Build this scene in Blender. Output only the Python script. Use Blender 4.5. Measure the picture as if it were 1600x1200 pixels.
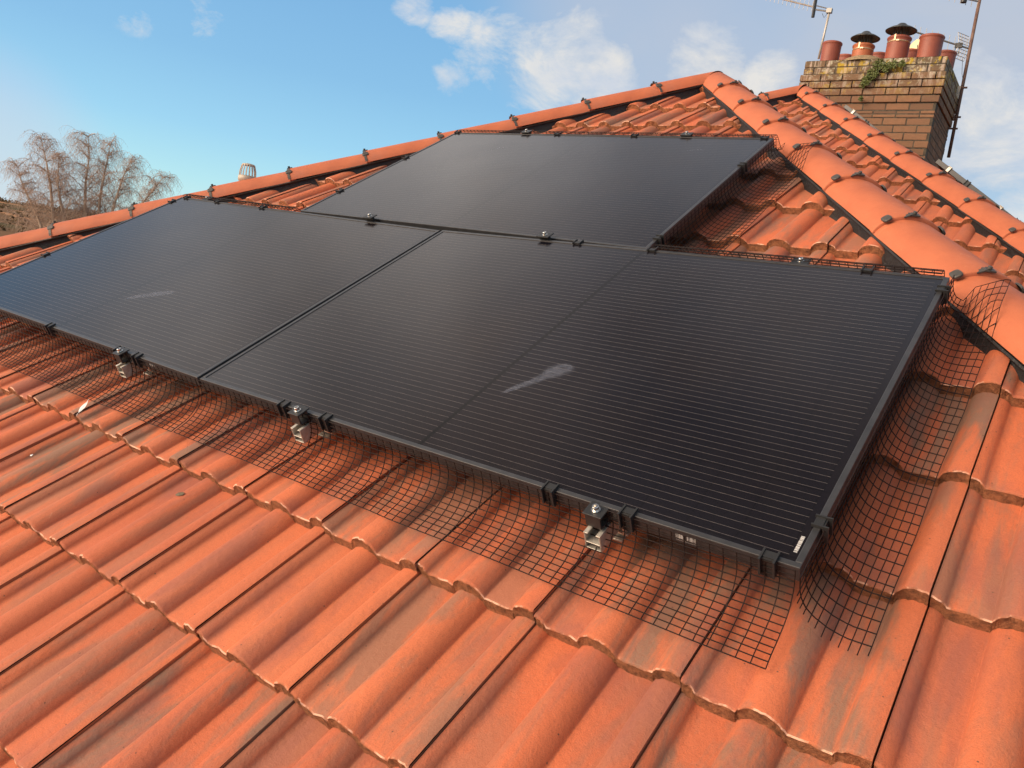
import bpy, bmesh, math, random
from mathutils import Vector, Matrix, noise
R = math.radians
random.seed(7)
for o in list(bpy.data.objects):
    bpy.data.objects.remove(o)
scene = bpy.context.scene
COL = scene.collection
Z0 = 5.0                                   # height of the array's lower edge above the ground
PITCH = R(30)
cP, sP = math.cos(PITCH), math.sin(PITCH)

# ------------------------------------------------------------ camera
def PW(u, v, w):                           # slope coordinates (along eaves, up slope, off the slope) -> world
    return Vector((u, v * cP - w * sP, v * sP + w * cP + Z0))
Rc = ((0.80130251, 0.57528798, -0.16418902), (0.19589789, -0.51162321, -0.83657977), (-0.5652772, 0.63818918, -0.52266266))
rot = lambda r: Vector((r[0], r[1] * cP - r[2] * sP, r[1] * sP + r[2] * cP))
cx, cy, cz = rot(Rc[0]), rot(Rc[1]), rot(Rc[2])
CAM = PW(2.03971365, -0.94315823, 1.02286734)
FPX = 1218.0
cam = bpy.data.cameras.new('camera'); cam_o = bpy.data.objects.new('camera', cam); COL.objects.link(cam_o)
M = Matrix((cx, -cy, -cz)).transposed().to_4x4(); M.translation = CAM
cam_o.matrix_world = M
cam.sensor_width = 36; cam.lens = 36 * FPX / 1600; cam.clip_start = .02; cam.clip_end = 4000
scene.camera = cam_o

def at(px, py, depth):                     # where in the world a thing stands that is seen at that pixel, that many metres ahead
    return CAM + (cx * ((px - 800) / FPX) + cy * ((py - 600) / FPX) + cz) * depth
def at_y(px, py, Y):
    d = cx * ((px - 800) / FPX) + cy * ((py - 600) / FPX) + cz
    return CAM + d * ((Y - CAM.y) / d.y)

# ------------------------------------------------------------ sun and sky
SUN_DIR = Vector((-.54, -.78, .41)).normalized()      # towards the sun
sun = bpy.data.lights.new('sun', 'SUN'); sun.energy = 2.9; sun.angle = R(40); sun.color = (1, .86, .70)
sun_o = bpy.data.objects.new('sun', sun); COL.objects.link(sun_o)
sun_o.rotation_euler = SUN_DIR.to_track_quat('Z', 'Y').to_euler(); sun_o.location = (-20, -10, 30)
world = bpy.data.worlds.new('World'); scene.world = world; world.use_nodes = True
wt = world.node_tree; wt.nodes.clear()
def N(t, typ, **kw):
    n = t.nodes.new(typ)
    for k, v in kw.items():
        if k in ('inputs',):
            for a, b in v.items(): n.inputs[a].default_value = b
        else: setattr(n, k, v)
    return n
def mathn(t, op, a, b=None, clamp=False):
    n = t.nodes.new('ShaderNodeMath'); n.operation = op; n.use_clamp = clamp
    for i, x in enumerate((a, b)):
        if x is None: continue
        if isinstance(x, (int, float)): n.inputs[i].default_value = x
        else: t.links.new(x, n.inputs[i])
    return n.outputs[0]
def mixc(t, fac, a, b):
    n = t.nodes.new('ShaderNodeMix'); n.data_type = 'RGBA'
    if isinstance(fac, (int, float)): n.inputs[0].default_value = fac
    else: t.links.new(fac, n.inputs[0])
    for i, x in ((6, a), (7, b)):
        if isinstance(x, tuple): n.inputs[i].default_value = (*x, 1)[:4]
        else: t.links.new(x, n.inputs[i])
    return n.outputs[2]
def ramp(t, src, stops, interp='LINEAR'):
    n = t.nodes.new('ShaderNodeValToRGB'); n.color_ramp.interpolation = interp
    e = n.color_ramp.elements
    while len(e) > 1: e.remove(e[-1])
    for i, (p, c) in enumerate(stops):
        q = e[0] if i == 0 else e.new(p)
        q.position = p; q.color = (c, c, c, 1) if isinstance(c, (int, float)) else (*c, 1)
    t.links.new(src, n.inputs[0]); return n.outputs[0]
L = wt.links.new
sky = N(wt, 'ShaderNodeTexSky', sky_type='NISHITA', sun_disc=False)
sky.sun_elevation = math.asin(SUN_DIR.z); sky.sun_rotation = math.atan2(SUN_DIR.x, SUN_DIR.y)
sky.air_density = 1.0; sky.dust_density = .4; sky.ozone_density = 1.6
tc = N(wt, 'ShaderNodeTexCoord')
SKYK = 9.0
K = lambda r, g, b: (r * SKYK, g * SKYK, b * SKYK)
def cnoise(scale, detail, rough, stretch=(1, 1, 1.8), loc=(0, 0, 0), dist=.3):
    mp = N(wt, 'ShaderNodeMapping'); mp.inputs['Scale'].default_value = stretch; mp.inputs['Location'].default_value = loc
    L(tc.outputs['Generated'], mp.inputs[0])
    n = N(wt, 'ShaderNodeTexNoise'); n.inputs['Scale'].default_value = scale; n.inputs['Detail'].default_value = detail
    n.inputs['Roughness'].default_value = rough; n.inputs['Distortion'].default_value = dist
    L(mp.outputs[0], n.inputs[0]); return n.outputs[0]
def blob(px, py, ang, soft):               # a patch of sky round one direction
    d = (cx * ((px - 800) / FPX) + cy * ((py - 600) / FPX) + cz).normalized()
    n = N(wt, 'ShaderNodeVectorMath', operation='DOT_PRODUCT'); n.inputs[1].default_value = d
    L(tc.outputs['Generated'], n.inputs[0])
    m = N(wt, 'ShaderNodeMapRange'); m.interpolation_type = 'SMOOTHSTEP'
    m.inputs['From Min'].default_value = math.cos(R(ang + soft)); m.inputs['From Max'].default_value = math.cos(R(max(ang - soft, 0)))
    L(n.outputs['Value'], m.inputs['Value']); return m.outputs[0]
def addm(*xs):
    a = xs[0]
    for b in xs[1:]: a = mathn(wt, 'MAXIMUM', a, b)
    return a
hsv = N(wt, 'ShaderNodeHueSaturation'); hsv.inputs['Hue'].default_value = .485; hsv.inputs['Saturation'].default_value = 1.0
hsv.inputs['Value'].default_value = 1.0
L(sky.outputs[0], hsv.inputs['Color'])
sz = N(wt, 'ShaderNodeSeparateXYZ'); L(tc.outputs['Generated'], sz.inputs[0])
grad = ramp(wt, sz.outputs[2], [(0., K(.62, .88, .86)), (.06, K(.45, .80, .90)), (.12, K(.33, .66, .90)), (.20, K(.25, .53, .82)), (.34, K(.19, .43, .75)), (1., K(.10, .25, .5))])
col = mixc(wt, .85, hsv.outputs[0], grad)
# high cloud out of view, bright lower down, dull at zenith, shaped for panel reflections
zen = mathn(wt, 'MULTIPLY', ramp(wt, sz.outputs[2], [(.36, 0.), (.50, 1.)]), .92)
zcol = ramp(wt, sz.outputs[2], [(.40, K(.72, .70, .69)), (.62, K(.80, .76, .73)), (.74, K(.46, .43, .43)), (.86, K(.13, .12, .13)), (1., K(.12, .12, .13))])
zvar = ramp(wt, cnoise(3.2, 5, .55, (1, 1, 1), (1, 5, 2)), [(.36, .45), (.64, 1.5)])
zm = N(wt, 'ShaderNodeMix'); zm.data_type = 'RGBA'; zm.blend_type = 'MULTIPLY'; zm.inputs[0].default_value = 1.
L(zcol, zm.inputs[6]); L(zvar, zm.inputs[7])
col = mixc(wt, zen, col, zm.outputs[2])
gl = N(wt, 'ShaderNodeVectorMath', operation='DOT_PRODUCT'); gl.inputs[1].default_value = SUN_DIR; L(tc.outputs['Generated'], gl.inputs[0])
glow = ramp(wt, gl.outputs['Value'], [(.70, 0.), (.85, .25), (.96, 1.)], 'EASE')  # warm glow added round the sun, out of view, to light the roof softly
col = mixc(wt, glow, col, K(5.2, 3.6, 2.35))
n_big = cnoise(2.2, 6, .55, (1, 1, 2.2))
n_fine = cnoise(10, 10, .66, (1, 1, 1.7), (3, 1, 0), .35)
# grey veil of cloud over the right-hand sky
veil = mathn(wt, 'MULTIPLY', addm(blob(1420, -60, 15, 7), blob(1050, -40, 9, 5), blob(1200, 60, 7, 5), blob(1500, -500, 24, 9)), ramp(wt, n_big, [(.30, .7), (.62, 1.)]))
col = mixc(wt, mathn(wt, 'MULTIPLY', veil, .88), col, K(.49, .54, .64))
rest = mathn(wt, 'MULTIPLY', ramp(wt, n_big, [(.52, 0.), (.70, 1.)]), mathn(wt, 'SUBTRACT', 1., blob(350, 150, 24, 12)))
col = mixc(wt, mathn(wt, 'MULTIPLY', rest, .7), col, K(.50, .54, .62))
# heaped white clouds
heap = addm(blob(650, 3, .4, 1.6), blob(708, 42, .6, 1.6), blob(765, 78, 1.6, 2.2), blob(800, 55, 1.2, 2.6), blob(890, 85, 1.5, 2.5), blob(845, 100, 2.2, 2.4), blob(935, 122, 1.5, 2.0), blob(705, 125, .6, 1.6), blob(1500, 200, 2.2, 3.0),
            blob(1590, 215, 2.4, 2.5), blob(1590, 330, .8, 1.4), blob(1105, 95, 1.0, 2.6), blob(1200, 130, .8, 2.),
            mathn(wt, 'MULTIPLY', addm(blob(322, 42, .3, 1.6), blob(225, 12, .5, 1.8), blob(300, 5, .2, 1.5)), .6))
hm = ramp(wt, mathn(wt, 'ADD', mathn(wt, 'MULTIPLY', n_fine, 1.), mathn(wt, 'MULTIPLY', heap, .26)), [(.61, 0.), (.84, 1.)])
hm = mathn(wt, 'MULTIPLY', hm, mathn(wt, 'MULTIPLY', ramp(wt, heap, [(.0, 0.), (.25, 1.)]), .85))
shade = ramp(wt, cnoise(7, 6, .6, (1, 1, 1.6), (3, 1, .06), .5), [(.42, (.80 * SKYK, .77 * SKYK, .72 * SKYK)), (.62, (.62 * SKYK, .66 * SKYK, .73 * SKYK))])
col = mixc(wt, hm, col, shade)
# low lilac bank near the horizon on the left
low = blob(-60, 285, 4.5, 5)
col = mixc(wt, mathn(wt, 'MULTIPLY', low, .55), col, K(.58, .60, .74))
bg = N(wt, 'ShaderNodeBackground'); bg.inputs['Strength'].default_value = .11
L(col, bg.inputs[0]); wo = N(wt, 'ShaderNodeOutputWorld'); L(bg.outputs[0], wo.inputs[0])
scene.view_settings.view_transform = 'Standard'; scene.view_settings.look = 'None'
scene.view_settings.exposure = 0.10; scene.view_settings.gamma = 1

# ------------------------------------------------------------ materials
def mat(name, base=(.5, .5, .5), rough=.6, metal=0., build=None, spec=.5):
    m = bpy.data.materials.new(name); m.use_nodes = True
    t = m.node_tree; b = t.nodes['Principled BSDF']
    b.inputs['Base Color'].default_value = (*base, 1); b.inputs['Roughness'].default_value = rough
    b.inputs['Metallic'].default_value = metal; b.inputs['Specular IOR Level'].default_value = spec
    if build: build(t, b)
    return m
def coords(t, scale=(1, 1, 1), kind='Object', loc=None):
    c = N(t, 'ShaderNodeTexCoord'); mp = N(t, 'ShaderNodeMapping'); mp.inputs['Scale'].default_value = scale
    if loc: mp.inputs['Location'].default_value = loc
    t.links.new(c.outputs[kind], mp.inputs[0]); return mp
def noi(t, vec, scale, detail=4, rough=.55, dist=0.):
    n = N(t, 'ShaderNodeTexNoise'); n.inputs['Scale'].default_value = scale; n.inputs['Detail'].default_value = detail
    n.inputs['Roughness'].default_value = rough; n.inputs['Distortion'].default_value = dist
    t.links.new(vec, n.inputs[0]); return n.outputs[0]
def bump(t, b, h, dist, strength=1., normal=None):
    n = N(t, 'ShaderNodeBump'); n.inputs['Distance'].default_value = dist; n.inputs['Strength'].default_value = strength
    t.links.new(h, n.inputs['Height'])
    if normal is not None: t.links.new(normal, n.inputs['Normal'])
    t.links.new(n.outputs[0], b.inputs['Normal']); return n.outputs[0]
def simple(c1, c2, scale=6, bs=0., bscale=60, sc=(1, 1, 1)):
    def f(t, b):
        v = coords(t, sc).outputs[0]
        n = noi(t, v, scale, 6, .6)
        t.links.new(mixc(t, ramp(t, n, [(.35, 0.), (.65, 1.)]), c1, c2), b.inputs['Base Color'])
        if bs: bump(t, b, noi(t, v, bscale, 5, .6), bs)
    return f
def tile_mat(t, b, fresh=(.57, .148, .060), strength=1.):
    at_ = N(t, 'ShaderNodeAttribute'); at_.attribute_name = 'tid'
    sep = N(t, 'ShaderNodeSeparateColor'); t.links.new(at_.outputs['Color'], sep.inputs[0])
    c = N(t, 'ShaderNodeTexCoord')
    off = N(t, 'ShaderNodeVectorMath', operation='MULTIPLY_ADD')
    t.links.new(at_.outputs['Color'], off.inputs[0]); off.inputs[1].default_value = (7, 5, 3); t.links.new(c.outputs['Object'], off.inputs[2])
    mp = N(t, 'ShaderNodeMapping'); mp.inputs['Scale'].default_value = (1, .20, 1); t.links.new(off.outputs[0], mp.inputs[0])
    v = mp.outputs[0]
    # body colour drifting from orange to brick red
    body = mixc(t, ramp(t, noi(t, v, 5, 4, .55), [(.35, 0.), (.65, 1.)]), fresh, (.45, .118, .056))
    hi = mixc(t, ramp(t, sep.outputs[1], [(0., 0.), (1., .55)]), body, (.58, .175, .075))
    # purplish and grey-green streaks run down each tile
    s1 = ramp(t, noi(t, v, 11, 6, .66, .4), [(.46, 0.), (.58, 1.)])
    s1 = mathn(t, 'MULTIPLY', s1, ramp(t, sep.outputs[0], [(.0, .15), (.7, 1.)]))
    c1 = mixc(t, mathn(t, 'MULTIPLY', s1, .78 * strength), hi, (.17, .135, .10))
    mp2 = N(t, 'ShaderNodeMapping'); mp2.inputs['Scale'].default_value = (1, .35, 1); mp2.inputs['Location'].default_value = (4, 2, 7)
    t.links.new(off.outputs[0], mp2.inputs[0])
    s2 = ramp(t, noi(t, mp2.outputs[0], 8, 5, .6, .3), [(.50, 0.), (.66, 1.)])
    c2 = mixc(t, mathn(t, 'MULTIPLY', s2, .6 * strength), c1, (.25, .095, .075))
    # fine sanded speckle and tiny dark specks
    sp = noi(t, c.outputs['Object'], 420, 3, .7)
    c3 = mixc(t, ramp(t, sp, [(.32, .5), (.52, 0.)]), c2, (.27, .08, .04))
    spk = N(t, 'ShaderNodeTexVoronoi'); spk.inputs['Scale'].default_value = 28; t.links.new(c.outputs['Object'], spk.inputs[0])
    c4 = mixc(t, ramp(t, spk.outputs['Distance'], [(.040, .85), (.055, 0.)]), c3, (.12, .06, .04))
    pale = ramp(t, noi(t, c.outputs['Object'], 38, 6, .75, .6), [(.66, 0.), (.74, .35)])
    c4 = mixc(t, pale, c4, (.72, .42, .28))
    # broken front face: raw sandy concrete
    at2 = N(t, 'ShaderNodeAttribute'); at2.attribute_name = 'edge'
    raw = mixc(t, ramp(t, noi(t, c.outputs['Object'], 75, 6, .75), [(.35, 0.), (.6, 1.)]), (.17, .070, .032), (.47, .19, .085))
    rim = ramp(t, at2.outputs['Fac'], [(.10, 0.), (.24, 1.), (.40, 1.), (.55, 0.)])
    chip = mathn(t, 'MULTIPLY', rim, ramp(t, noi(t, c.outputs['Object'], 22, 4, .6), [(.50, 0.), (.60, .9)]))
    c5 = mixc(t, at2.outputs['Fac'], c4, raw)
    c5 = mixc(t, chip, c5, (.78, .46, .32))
    t.links.new(c5, b.inputs['Base Color'])
    h = mathn(t, 'ADD', mathn(t, 'MULTIPLY', sp, .4), mathn(t, 'MULTIPLY', noi(t, c.outputs['Object'], 70, 5, .65), .8))
    h = mathn(t, 'ADD', h, mathn(t, 'MULTIPLY', mathn(t, 'MULTIPLY', noi(t, c.outputs['Object'], 180, 4, .8), at2.outputs['Fac']), 4.))
    bump(t, b, h, .0026)
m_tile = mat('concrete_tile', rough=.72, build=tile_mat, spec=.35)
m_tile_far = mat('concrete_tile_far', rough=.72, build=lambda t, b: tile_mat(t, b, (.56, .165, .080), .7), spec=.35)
def hip_f(t, b):
    v = coords(t).outputs[0]
    c = mixc(t, ramp(t, noi(t, v, 5, 4, .6), [(.35, 0.), (.65, 1.)]), (.51, .152, .070), (.42, .120, .056))
    c = mixc(t, ramp(t, noi(t, v, 14, 6, .7, .8), [(.64, 0.), (.74, .30)]), c, (.72, .36, .20))
    c = mixc(t, ramp(t, noi(t, v, 380, 3, .7), [(.30, .30), (.5, 0.)]), c, (.34, .09, .04))
    c = mixc(t, ramp(t, noi(t, v, 3.1, 5, .6, .5), [(.52, 0.), (.70, .5)]), c, (.38, .15, .10))
    t.links.new(c, b.inputs['Base Color'])
    bump(t, b, mathn(t, 'ADD', noi(t, v, 60, 5, .6), mathn(t, 'MULTIPLY', noi(t, v, 380, 2, .6), .4)), .0012)
m_hip = mat('hip_tile', rough=.66, build=hip_f, spec=.35)
m_foil = mat('black_membrane', (.012, .012, .013), .55, build=lambda t, b: bump(t, b, noi(t, coords(t).outputs[0], 55, 4, .6), .006))
m_plastic = mat('black_plastic', (.020, .021, .022), .42, spec=.5)
m_clipg = mat('grey_clip', (.055, .053, .05), .5, build=simple((.040, .040, .038), (.075, .068, .06), 60))
m_frame = mat('anodised_frame', (.028, .029, .031), .38, .0, build=simple((.022, .023, .025), (.036, .037, .040), 25), spec=.8)
m_alu = mat('aluminium', (.62, .60, .55), .5, .75, build=simple((.68, .66, .60), (.45, .42, .36), 50))
m_steel = mat('steel_bolt', (.70, .69, .66), .25, 1.)
m_wire = mat('netting_wire', (.012, .006, .005), .6, spec=.25)
m_label = mat('label', (.48, .48, .47), .5)
m_dark = mat('underlay', (.02, .018, .016), .9)
W, H = 1.7529, 1.134
def glass_f(t, b):
    c = N(t, 'ShaderNodeTexCoord'); s = N(t, 'ShaderNodeSeparateXYZ'); t.links.new(c.outputs['Object'], s.inputs[0])
    x, y = s.outputs[0], s.outputs[1]
    # fine silver wires, nine to a cell, along the panel
    f = mathn(t, 'FRACT', mathn(t, 'DIVIDE', mathn(t, 'SUBTRACT', y, .026), .0202))
    line = mathn(t, 'LESS_THAN', f, .040)
    gapv = mathn(t, 'LESS_THAN', mathn(t, 'FRACT', mathn(t, 'DIVIDE', mathn(t, 'SUBTRACT', x, .022), .0945)), .02)   # between half cells
    gaph = mathn(t, 'LESS_THAN', mathn(t, 'FRACT', mathn(t, 'DIVIDE', mathn(t, 'SUBTRACT', y, .0205), .182)), .012)
    mid = mathn(t, 'LESS_THAN', mathn(t, 'ABSOLUTE', mathn(t, 'SUBTRACT', x, W / 2)), .0055)
    inx = mathn(t, 'LESS_THAN', mathn(t, 'ABSOLUTE', mathn(t, 'SUBTRACT', x, W / 2)), W / 2 - .027)
    iny = mathn(t, 'LESS_THAN', mathn(t, 'ABSOLUTE', mathn(t, 'SUBTRACT', y, H / 2)), H / 2 - .026)
    dash = ramp(t, noi(t, coords(t, (30, 1, 1)).outputs[0], 3, 2, .6), [(.3, .55), (.6, 1.)])
    line = mathn(t, 'MULTIPLY', mathn(t, 'MULTIPLY', line, mathn(t, 'MULTIPLY', inx, iny)), mathn(t, 'MULTIPLY', dash, mathn(t, 'SUBTRACT', 1., mid)))
    cell = mixc(t, ramp(t, noi(t, c.outputs['Object'], 1.6, 3, .5), [(.35, 0.), (.65, 1.)]), (.0050, .0055, .010), (.0085, .0065, .0075))
    col = mixc(t, mathn(t, 'MULTIPLY', mathn(t, 'MAXIMUM', gapv, gaph), .55), cell, (.0015, .0015, .002))
    col = mixc(t, mid, col, (.002, .002, .002))
    col = mixc(t, mathn(t, 'MULTIPLY', line, .85), col, (.15, .135, .13))
    # thin dust film, streaked down the slope
    dust = ramp(t, noi(t, coords(t, (1, .45, 1)).outputs[0], 2.3, 6, .6, .4), [(.42, 0.), (.75, .012)])
    col = mixc(t, dust, col, (.50, .47, .43))
    scr = ramp(t, noi(t, coords(t, (2.6, 7, 1), loc=(1.7, .3, 0)).outputs[0], 3.2, 7, .72, 1.2), [(.70, 0.), (.80, .045)])
    col = mixc(t, scr, col, (.5, .48, .46))
    t.links.new(col, b.inputs['Base Color'])
    t.links.new(ramp(t, noi(t, c.outputs['Object'], 2.5, 4, .6), [(.3, .13), (.7, .20)]), b.inputs['Roughness'])
    b.inputs['IOR'].default_value = 1.45; b.inputs['Specular Tint'].default_value = (1., .80, .66, 1)
m_glass = mat('panel_glass', rough=.24, build=glass_f, spec=.5)
m_smear = mat('dried_smear', (.30, .32, .38), .5, build=None)
def brick_f(t, b):
    a = N(t, 'ShaderNodeAttribute'); a.attribute_name = 'tid'; s = N(t, 'ShaderNodeSeparateColor'); t.links.new(a.outputs['Color'], s.inputs[0])
    c = N(t, 'ShaderNodeTexCoord'); v = c.outputs['Object']
    col = mixc(t, ramp(t, s.outputs[0], [(0., 0.), (1., 1.)]), (.245, .128, .074), (.14, .080, .054))
    col = mixc(t, ramp(t, noi(t, v, 22, 5, .65), [(.4, 0.), (.7, .5)]), col, (.15, .10, .06))
    z = N(t, 'ShaderNodeSeparateXYZ'); t.links.new(v, z.inputs[0])
    top = ramp(t, z.outputs[2], [(0., 0.), (.001, 0.)])
    topm = N(t, 'ShaderNodeMapRange'); t.links.new(z.outputs[2], topm.inputs[0]); topm.inputs[1].default_value = -.42; topm.inputs[2].default_value = -.05
    dirt = mathn(t, 'MULTIPLY', topm.outputs[0], ramp(t, noi(t, v, 9, 5, .65), [(.3, .45), (.6, .95)]))
    col = mixc(t, dirt, col, (.12, .095, .06))
    lich = mathn(t, 'MULTIPLY', topm.outputs[0], ramp(t, noi(t, v, 16, 6, .75, .5), [(.52, 0.), (.60, .9)]))
    col = mixc(t, lich, col, (.42, .40, .30))
    yel = mathn(t, 'MULTIPLY', topm.outputs[0], ramp(t, noi(t, coords(t, loc=(5, 3, 1)).outputs[0], 7, 6, .7, .6), [(.53, 0.), (.60, .95)]))
    col = mixc(t, yel, col, (.40, .28, .035))
    st = mathn(t, 'MULTIPLY', topm.outputs[0], ramp(t, noi(t, coords(t, (1, 1, .12), loc=(2, 0, 0)).outputs[0], 26, 3, .6), [(.54, 0.), (.64, .6)]))
    col = mixc(t, st, col, (.55, .45, .38))
    t.links.new(col, b.inputs['Base Color']); bump(t, b, noi(t, v, 90, 5, .7), .004)
m_brick = mat('weathered_brick', rough=.9, build=brick_f, spec=.2)
m_mortar = mat('dark_mortar', (.055, .042, .030), .95, build=simple((.035, .028, .022), (.10, .08, .055), 20, .003))
m_flaunch = mat('mortar_bed', rough=.95, build=simple((.20, .15, .09), (.34, .24, .13), 18, .01, 50))
m_pot = mat('terracotta_pot', rough=.55, build=simple((.215, .055, .034), (.29, .078, .045), 9, .001))
m_pot_o = mat('orange_pot', rough=.55, build=simple((.42, .125, .045), (.30, .09, .04), 9, .001))
m_cowl = mat('grey_cowl', rough=.38, metal=.3, build=simple((.045, .05, .052), (.085, .09, .09), 12))
m_strap = mat('brass_strap', (.62, .45, .28), .35, .6)
m_rust = mat('rusty_mast', rough=.7, metal=.2, build=simple((.10, .055, .045), (.20, .12, .09), 14))
m_galv = mat('galvanised_pole', rough=.45, metal=.4, build=simple((.55, .50, .42), (.38, .36, .33), 14))
m_aer = mat('aerial_metal', (.22, .22, .21), .45, .6)
m_bark = mat('birch_bark', rough=.8, build=simple((.62, .50, .38), (.30, .20, .14), 5, 0, 0, (1, 1, .4)))
m_twig = mat('birch_twigs', (.42, .30, .225), .8)
m_bud = mat('birch_dead_leaves', (.34, .16, .10), .8)
m_leaf = mat('plant_leaf', rough=.6, build=simple((.055, .085, .012), (.11, .13, .025), 30))
m_vent = mat('vent_plastic', rough=.5, build=simple((.50, .42, .33), (.40, .34, .27), 10))
m_cream = mat('cream_paint', (.80, .62, .36), .5)
m_render = mat('render_wall', rough=.9, build=simple((.60, .54, .44), (.52, .46, .38), 3, .003, 90))
m_white = mat('white_plastic', (.78, .78, .76), .4)
def ground_f(t, b):
    v = coords(t).outputs[0]
    c = mixc(t, ramp(t, noi(t, v, .018, 6, .6, .8), [(.42, 0.), (.5, 1.)]), (.085, .065, .024), (.17, .095, .045))
    c = mixc(t, ramp(t, noi(t, v, .07, 6, .7), [(.45, 0.), (.62, .7)]), c, (.09, .060, .035))
    c = mixc(t, ramp(t, noi(t, coords(t, (1, 4, 1)).outputs[0], .02, 3, .5), [(.58, 0.), (.62, .7)]), c, (.42, .22, .11))
    t.links.new(c, b.inputs['Base Color'])
m_ground = mat('fields', rough=.95, build=ground_f, spec=.1)
m_wood = mat('bare_woodland', rough=.9, build=simple((.085, .050, .032), (.12, .085, .035), .05), spec=.1)

# ------------------------------------------------------------ object helpers
def link(name, me, m=None, parent=None, M4=None):
    o = bpy.data.objects.new(name, me); COL.objects.link(o)
    if m is not None:
        for x in (m if isinstance(m, (list, tuple)) else (m,)): me.materials.append(x)
    if parent: o.parent = parent
    if M4 is not None:
        o.matrix_basis = (wm(parent).inverted() @ M4) if parent else M4
    return o
def wm(o):
    m = o.matrix_basis.copy(); p = o.parent
    while p: m = p.matrix_basis @ m; p = p.parent
    return m
def tag(o, label=None, cat=None, group=None, kind=None):
    if label: o['label'] = label
    if cat: o['category'] = cat
    if group: o['group'] = group
    if kind: o['kind'] = kind
    return o
def thing(name, label, cat, M4, group=None):
    o = bpy.data.objects.new(name, None); COL.objects.link(o); o.empty_display_size = .1
    o.matrix_basis = M4; return tag(o, label, cat, group)
class MB:
    def __init__(s): s.v = []; s.f = []; s.mi = []; s.smooth = []; s.sm = False; s.m = 0; s.tid = {}
    def add(s, vs, fs):
        k = len(s.v); s.v += [tuple(x) for x in vs]
        for f in fs: s.f.append(tuple(i + k for i in f)); s.mi.append(s.m); s.smooth.append(s.sm)
    def box(s, c, d, rot=None, bev=0.):
        x, y, z = d[0] / 2, d[1] / 2, d[2] / 2
        vs = [Vector((a * x, b * y, e * z)) for a in (-1, 1) for b in (-1, 1) for e in (-1, 1)]
        if rot: vs = [rot @ q for q in vs]
        s.add([q + Vector(c) for q in vs], [(0, 1, 3, 2), (4, 6, 7, 5), (0, 4, 5, 1), (2, 3, 7, 6), (0, 2, 6, 4), (1, 5, 7, 3)])
    def tube(s, pts, r, n=6, cap=True):
        pts = [Vector(p) for p in pts]; rs = r if isinstance(r, (list, tuple)) else [r] * len(pts)
        vs = []; fs = []; ref = None
        for i, p in enumerate(pts):
            d = (pts[min(i + 1, len(pts) - 1)] - pts[max(i - 1, 0)])
            d = d.normalized() if d.length > 1e-9 else Vector((0, 0, 1))
            if ref is None: ref = d.orthogonal().normalized()
            ref = (ref - d * ref.dot(d)); ref = ref.normalized() if ref.length > 1e-6 else d.orthogonal().normalized()
            q = d.cross(ref)
            for k in range(n):
                a = 2 * math.pi * k / n; vs.append(p + (ref * math.cos(a) + q * math.sin(a)) * rs[i])
        for i in range(len(pts) - 1):
            for k in range(n):
                fs.append((i * n + k, i * n + (k + 1) % n, (i + 1) * n + (k + 1) % n, (i + 1) * n + k))
        if cap: fs.append(tuple(range(n))[::-1]); fs.append(tuple(range((len(pts) - 1) * n, len(pts) * n)))
        s.add(vs, fs)
    def lathe(s, prof, c=(0, 0, 0), n=32, axis=None):
        vs = []; fs = []; c = Vector(c)
        for (r, z) in prof:
            for k in range(n):
                a = 2 * math.pi * k / n; p = Vector((r * math.cos(a), r * math.sin(a), z))
                vs.append(c + (axis @ p if axis else p))
        for i in range(len(prof) - 1):
            for k in range(n): fs.append((i * n + k, i * n + (k + 1) % n, (i + 1) * n + (k + 1) % n, (i + 1) * n + k))
        s.add(vs, fs)
    def mesh(s, name):
        me = bpy.data.meshes.new(name); me.from_pydata(s.v, [], s.f); me.update()
        me.polygons.foreach_set('material_index', s.mi); me.polygons.foreach_set('use_smooth', s.smooth)
        return me
    def build(s, name, m, parent=None, M4=None, bev=0., seg=2):
        o = link(name, s.mesh(name), m, parent, M4)
        if bev:
            b = o.modifiers.new('bevel', 'BEVEL'); b.width = bev; b.segments = seg; b.limit_method = 'ANGLE'; b.angle_limit = R(35)
        return o
def copy_tree(o, parent=None):
    c = o.copy(); COL.objects.link(c)
    if parent: c.parent = parent
    for ch in list(o.children): copy_tree(ch, c)
    return c
def frame(o, eu, ev):
    eu = Vector(eu).normalized(); ev = Vector(ev).normalized(); ew = eu.cross(ev)
    m = Matrix((eu, ev, ew)).transposed().to_4x4(); m.translation = Vector(o); return m

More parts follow.
